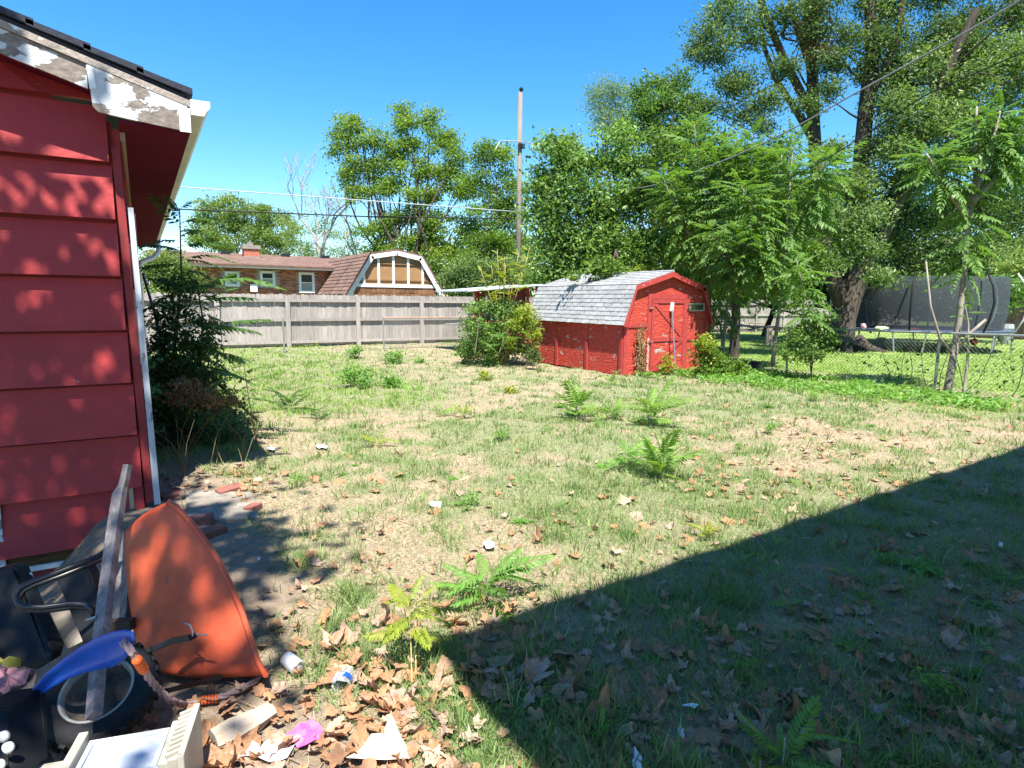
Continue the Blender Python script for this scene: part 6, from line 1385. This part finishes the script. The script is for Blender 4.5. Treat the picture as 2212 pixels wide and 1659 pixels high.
# ---------------------------------------------------------------- FALLEN SYCAMORE LEAVES
def sycleaf(seed,curl):
    r=np.random.default_rng(seed); blunt=r.uniform(0,.7)
    # outline: (angle, radius): five lobes with notches and teeth
    A=[(-90,.18),(-70,.42),(-50,.62),(-38,.78),(-25,.62),(-12,.55),(0,.66),(14,.92),(24,.76),(36,.58),(46,.55),(58,.74),(72,.82),(82,.95),(90,1.08)]
    out=[(a,(q*(1-blunt)+.7*blunt)*r.uniform(.80,1.12)) for a,q in A]; left=[(180-a,(q*(1-blunt)+.66*blunt)*r.uniform(.80,1.12)) for a,q in A[1:-1]][::-1]
    ol=out+left; tear=r.integers(0,len(ol)) if r.random()<.6 else -1
    if tear>=0: ol=[(a,q*(.45 if (k_-tear)%len(ol)<4 else 1)) for k_,(a,q) in enumerate(ol)]
    V=[(0,0,0)]; c1,c2,ph=r.uniform(-.5,.9),r.uniform(.2,1),r.uniform(0,6.28)
    def zf(x,y):
        q=math.hypot(x,y); return curl*(.55*q*q*(1+.6*math.cos(2*math.atan2(y,x)+ph))*c2+.08*math.sin(7*math.atan2(y,x)+ph)*q)+ .05*abs(x)
    for s in (.5,1.0):
        for a,q in ol:
            x,y=math.cos(R_(a))*q*s,math.sin(R_(a))*q*s; V.append((x,y,zf(x,y)+(.04*math.sin(a*.15*5) if s==.5 else 0)))
    n=len(ol); F=[]
    T=[.5]*len(V)
    for k in range(n): F.append((0,1+k,1+(k+1)%n)); F.append((1+k,1+n+k,1+n+(k+1)%n)); F.append((1+k,1+n+(k+1)%n,1+(k+1)%n))
    m=len(V); V+=[(-.012,-.1,0),(.012,-.1,0),(.03,-.75,.05),(.01,-.75,.05)]; F+=[(m,m+1,m+2),(m,m+2,m+3)]; T+=[.3]*4
    V=np.array(V); V[:,:2]*=.5; V[:,2]*=.5
    return V,np.array(F),np.array(T)
LV=[sycleaf(s,c_) for s,c_ in ((1,.35),(2,.9),(3,1.4),(4,.7),(5,2.0),(6,1.2),(7,.25),(8,1.7),(9,.8),(10,.4),(11,1.5),(12,1.0))]
LM=[mesh_np('sycamore_leaf',v,f,M_fall,t_) for v,f,t_ in LV]
# positions: measured density in the photograph, as areas of the yard (photo corners on the ground)
areas=[ # (x0,y0,x1,y1,n,size,label,group)
 (930,1300,1130,1420,22,.19,'curled brown sycamore leaf heaped at the corner of the big shadow'),
 (1000,1400,1290,1520,26,.18,'brown sycamore leaf in the shaded pile right of the shadow corner'),
 (690,1340,860,1480,24,.17,'orange-brown sycamore leaf in the sun between the can and the tall seedling'),
 (740,1490,960,1660,20,.17,'large tan sycamore leaf in the sunlit drift at the bottom centre-left'),
 (440,1590,740,1665,18,.17,'tan sycamore leaf around the wood chunk and pink shard'),
 (20,1540,190,1640,16,.17,'brown sycamore leaf beside the wheelbarrow wheel at the bottom left'),
 (1180,1480,1760,1660,46,.17,'brown sycamore leaf in the shade along the bottom edge'),
 (1760,1420,2212,1665,42,.17,'pale brown sycamore leaf in the bottom right shade'),
 (1250,1260,1750,1480,32,.15,'brown sycamore leaf lying in the middle of the shade'),
 (1750,1080,2212,1420,40,.16,'brown sycamore leaf in the upper right shade'),
 (1150,1040,1750,1200,40,.15,'orange-brown sycamore leaf on the sunlit lawn just above the big shadow'),
 (640,960,1150,1280,34,.14,'light brown sycamore leaf on the sunlit lawn left of centre'),
 (1450,860,2150,1060,46,.15,'orange-brown sycamore leaf on the right part of the sunlit lawn'),
 (470,1030,680,1300,14,.15,'brown sycamore leaf on the bare soil past the orange tray'),
]
marks=[(635,1430,'the drink can'),(740,1485,'the clear plastic cup'),(655,1600,'the pink shard'),(525,1590,'the wood chunk'),(815,1625,'the cream paper sheet'),(893,1330,'the tall twin-stemmed seedling'),(1052,1240,'the fern weed at the shadow corner'),(935,1410,'the corner tip of the big shadow'),(1295,1580,'the small feathery weed in the shade'),(1690,1620,'the large fern weed at the bottom edge'),(1492,1541,'the pale blue plastic strip'),(2090,1460,'the rosette weed at far right'),(1980,1230,'the widest weed in the shade'),(1560,1360,'the dark tufted weed in the shade'),(940,1098,'the white paper in mid-lawn'),(1432,980,'the tall mid-lawn fern weed'),(1245,880,'the left fern weed before the shed'),(500,1062,'the top brick by the house corner'),(200,1500,'the wheelbarrow wheel'),(2075,860,'the right sapling trunk'),(1525,1165,'the yellow-green sprig at the shadow edge'),(1125,1130,'the dark rosette in mid-lawn'),(812,940,'the yellowing sprig by the house shadow'),(1660,870,'the green tuft in the right lawn'),(1960,1640,'the leafy weed at the bottom right'),(2150,1560,'the leafy weed at the right edge'),(1375,1640,'the pale blue plastic bag'),(1770,1340,'the dark weed tuft in the right shade'),(1830,1400,'the weed with one long leaf')]
marks=[(GG(a_,b_),c_) for a_,b_,c_ in marks]; LFS=[]
cnt=0
for (x0,y0,x1,y1,n,s,lab) in areas:
    for k in range(int(n*.85)):
        px_,py_=rng.uniform(x0,x1),rng.uniform(y0,y1)
        if (x0,y0)==(1750,1080) and py_<1080+(2212-px_)*.0: continue
        if 95<px_<420 and py_>1500 : continue
        p=GG(px_,py_); sz=s*rng.uniform(.55,1.15); v=int(rng.integers(0,12))
        o=link('sycamore_leaf',LM[v],None,loc=(p[0],p[1],p[2]+.012+sz*.06*(rng.random())+(.03 if n>=24 and y0>1280 and x1<1300 else 0)*rng.random()),rot=(rng.normal(0,.35),rng.normal(0,.35)+(math.pi if rng.random()<.35 else 0),rng.uniform(0,6.28)),scale=(sz,sz*rng.uniform(.75,1.1),sz*rng.choice([1.,1.,1.8])))
        tag(o,lab,'fallen leaf','fallen sycamore leaves'); cnt+=1; LFS.append((o,sz,v))
        if cnt>=300: break
    if cnt>=300: break
ORD=['closest','second closest','third closest','fourth closest','fifth closest','sixth closest','seventh closest','eighth closest','ninth closest','tenth closest']
byM={}
for o,sz,v in LFS:
    ds=[math.hypot(o.location.x-m_[0][0],o.location.y-m_[0][1]) for m_ in marks]; i=int(np.argmin(ds)); byM.setdefault(i,[]).append((ds[i],o,sz,v))
for i,l_ in byM.items():
    l_.sort(key=lambda t:t[0])
    for r_i,(dist,o,sz,v) in enumerate(l_):
        shape=['flat','bent','curled','bent','tightly curled','curled','flat','tightly curled','bent','flat','curled','curled'][v]; sizew='large' if sz>.16 else ('small' if sz<.105 else 'medium')
        nth=ORD[r_i] if r_i<10 else '%dth closest'%(r_i+1)
        o['label']='%s %s brown leaf, %s to %s'%(sizew,shape,nth,marks[i][1])
byS={}
for t in SM:
    ds=[math.hypot(t.location.x-m_[0][0],t.location.y-m_[0][1]) for m_ in marks]; i=int(np.argmin(ds)); byS.setdefault(i,[]).append((ds[i],t.name,t))
for i,l_ in byS.items():
    l_.sort()
    for r_i,(dist,_,t) in enumerate(l_):
        ch=[c.name.split('.')[0] for c in bpy.data.objects if c.parent==t]; kd='flat rosette' if 'rosette' in ch else ('feathery' if 'frond' in ch else 'bushy')
        t['label']='green %s seedling, %s one to %s'%(kd,ORD[r_i] if r_i<10 else '%dth closest'%(r_i+1),marks[i][1])
# smaller and farther leaves as one litter layer
Vs=[];Fs=[];Ts=[];nv=0
def litter(x,y,s,zz=.01):
    global nv
    v,f,t_=LV[int(rng.integers(0,12))]; a=rng.uniform(0,6.28); ex,ey=rng.normal(0,.35,2); flip=-1 if rng.random()<.35 else 1
    from mathutils import Euler
    Rm=np.array(Euler((ex,ey+(math.pi if flip<0 else 0),a)).to_matrix()); q=(v*s)@Rm.T+np.array([x,y,float(gz(x,y))+zz+.015]); Vs.append(q); Fs.append(f+nv); Ts.append(np.full(len(v),rng.random())); nv+=len(v)
for k in range(1300):
    px_=rng.uniform(560,2300); py_=rng.uniform(820,1700)**1; 
    p=GG(px_,py_); dens=.25+.75*sstep(900,1400,py_); 
    if px_<900 and py_<950: dens*=.2
    if rng.random()<dens*.8: litter(p[0],p[1],rng.uniform(.035,.11) if py_>1100 else rng.uniform(.05,.12))
for k in range(220):
    px_=rng.uniform(1450,2212); p=GG(px_,rng.uniform(850,1080)); litter(p[0],p[1],rng.uniform(.06,.13))
for k in range(70):
    p=GG(rng.uniform(720,980),rng.uniform(1440,1690)); litter(p[0],p[1],rng.uniform(.05,.14),.02)
for k in range(90):
    p=GG(rng.uniform(-40,560),rng.uniform(1500,1720)); litter(p[0],p[1],rng.uniform(.05,.12),.02)
for k in range(70):
    p=GG(rng.uniform(330,620),rng.uniform(1010,1090)); litter(p[0],p[1],rng.uniform(.05,.12),.01)
tag(link('leaf_litter',mesh_np('leaf_litter',np.concatenate(Vs),np.concatenate(Fs),M_fall,np.concatenate(Ts))),'scattered small brown leaf litter over lawn and soil','leaf litter',kind='stuff')
print('TRIS',sum(len(o.data.polygons) for o in bpy.data.objects if o.type=='MESH'), 'leaves',cnt)
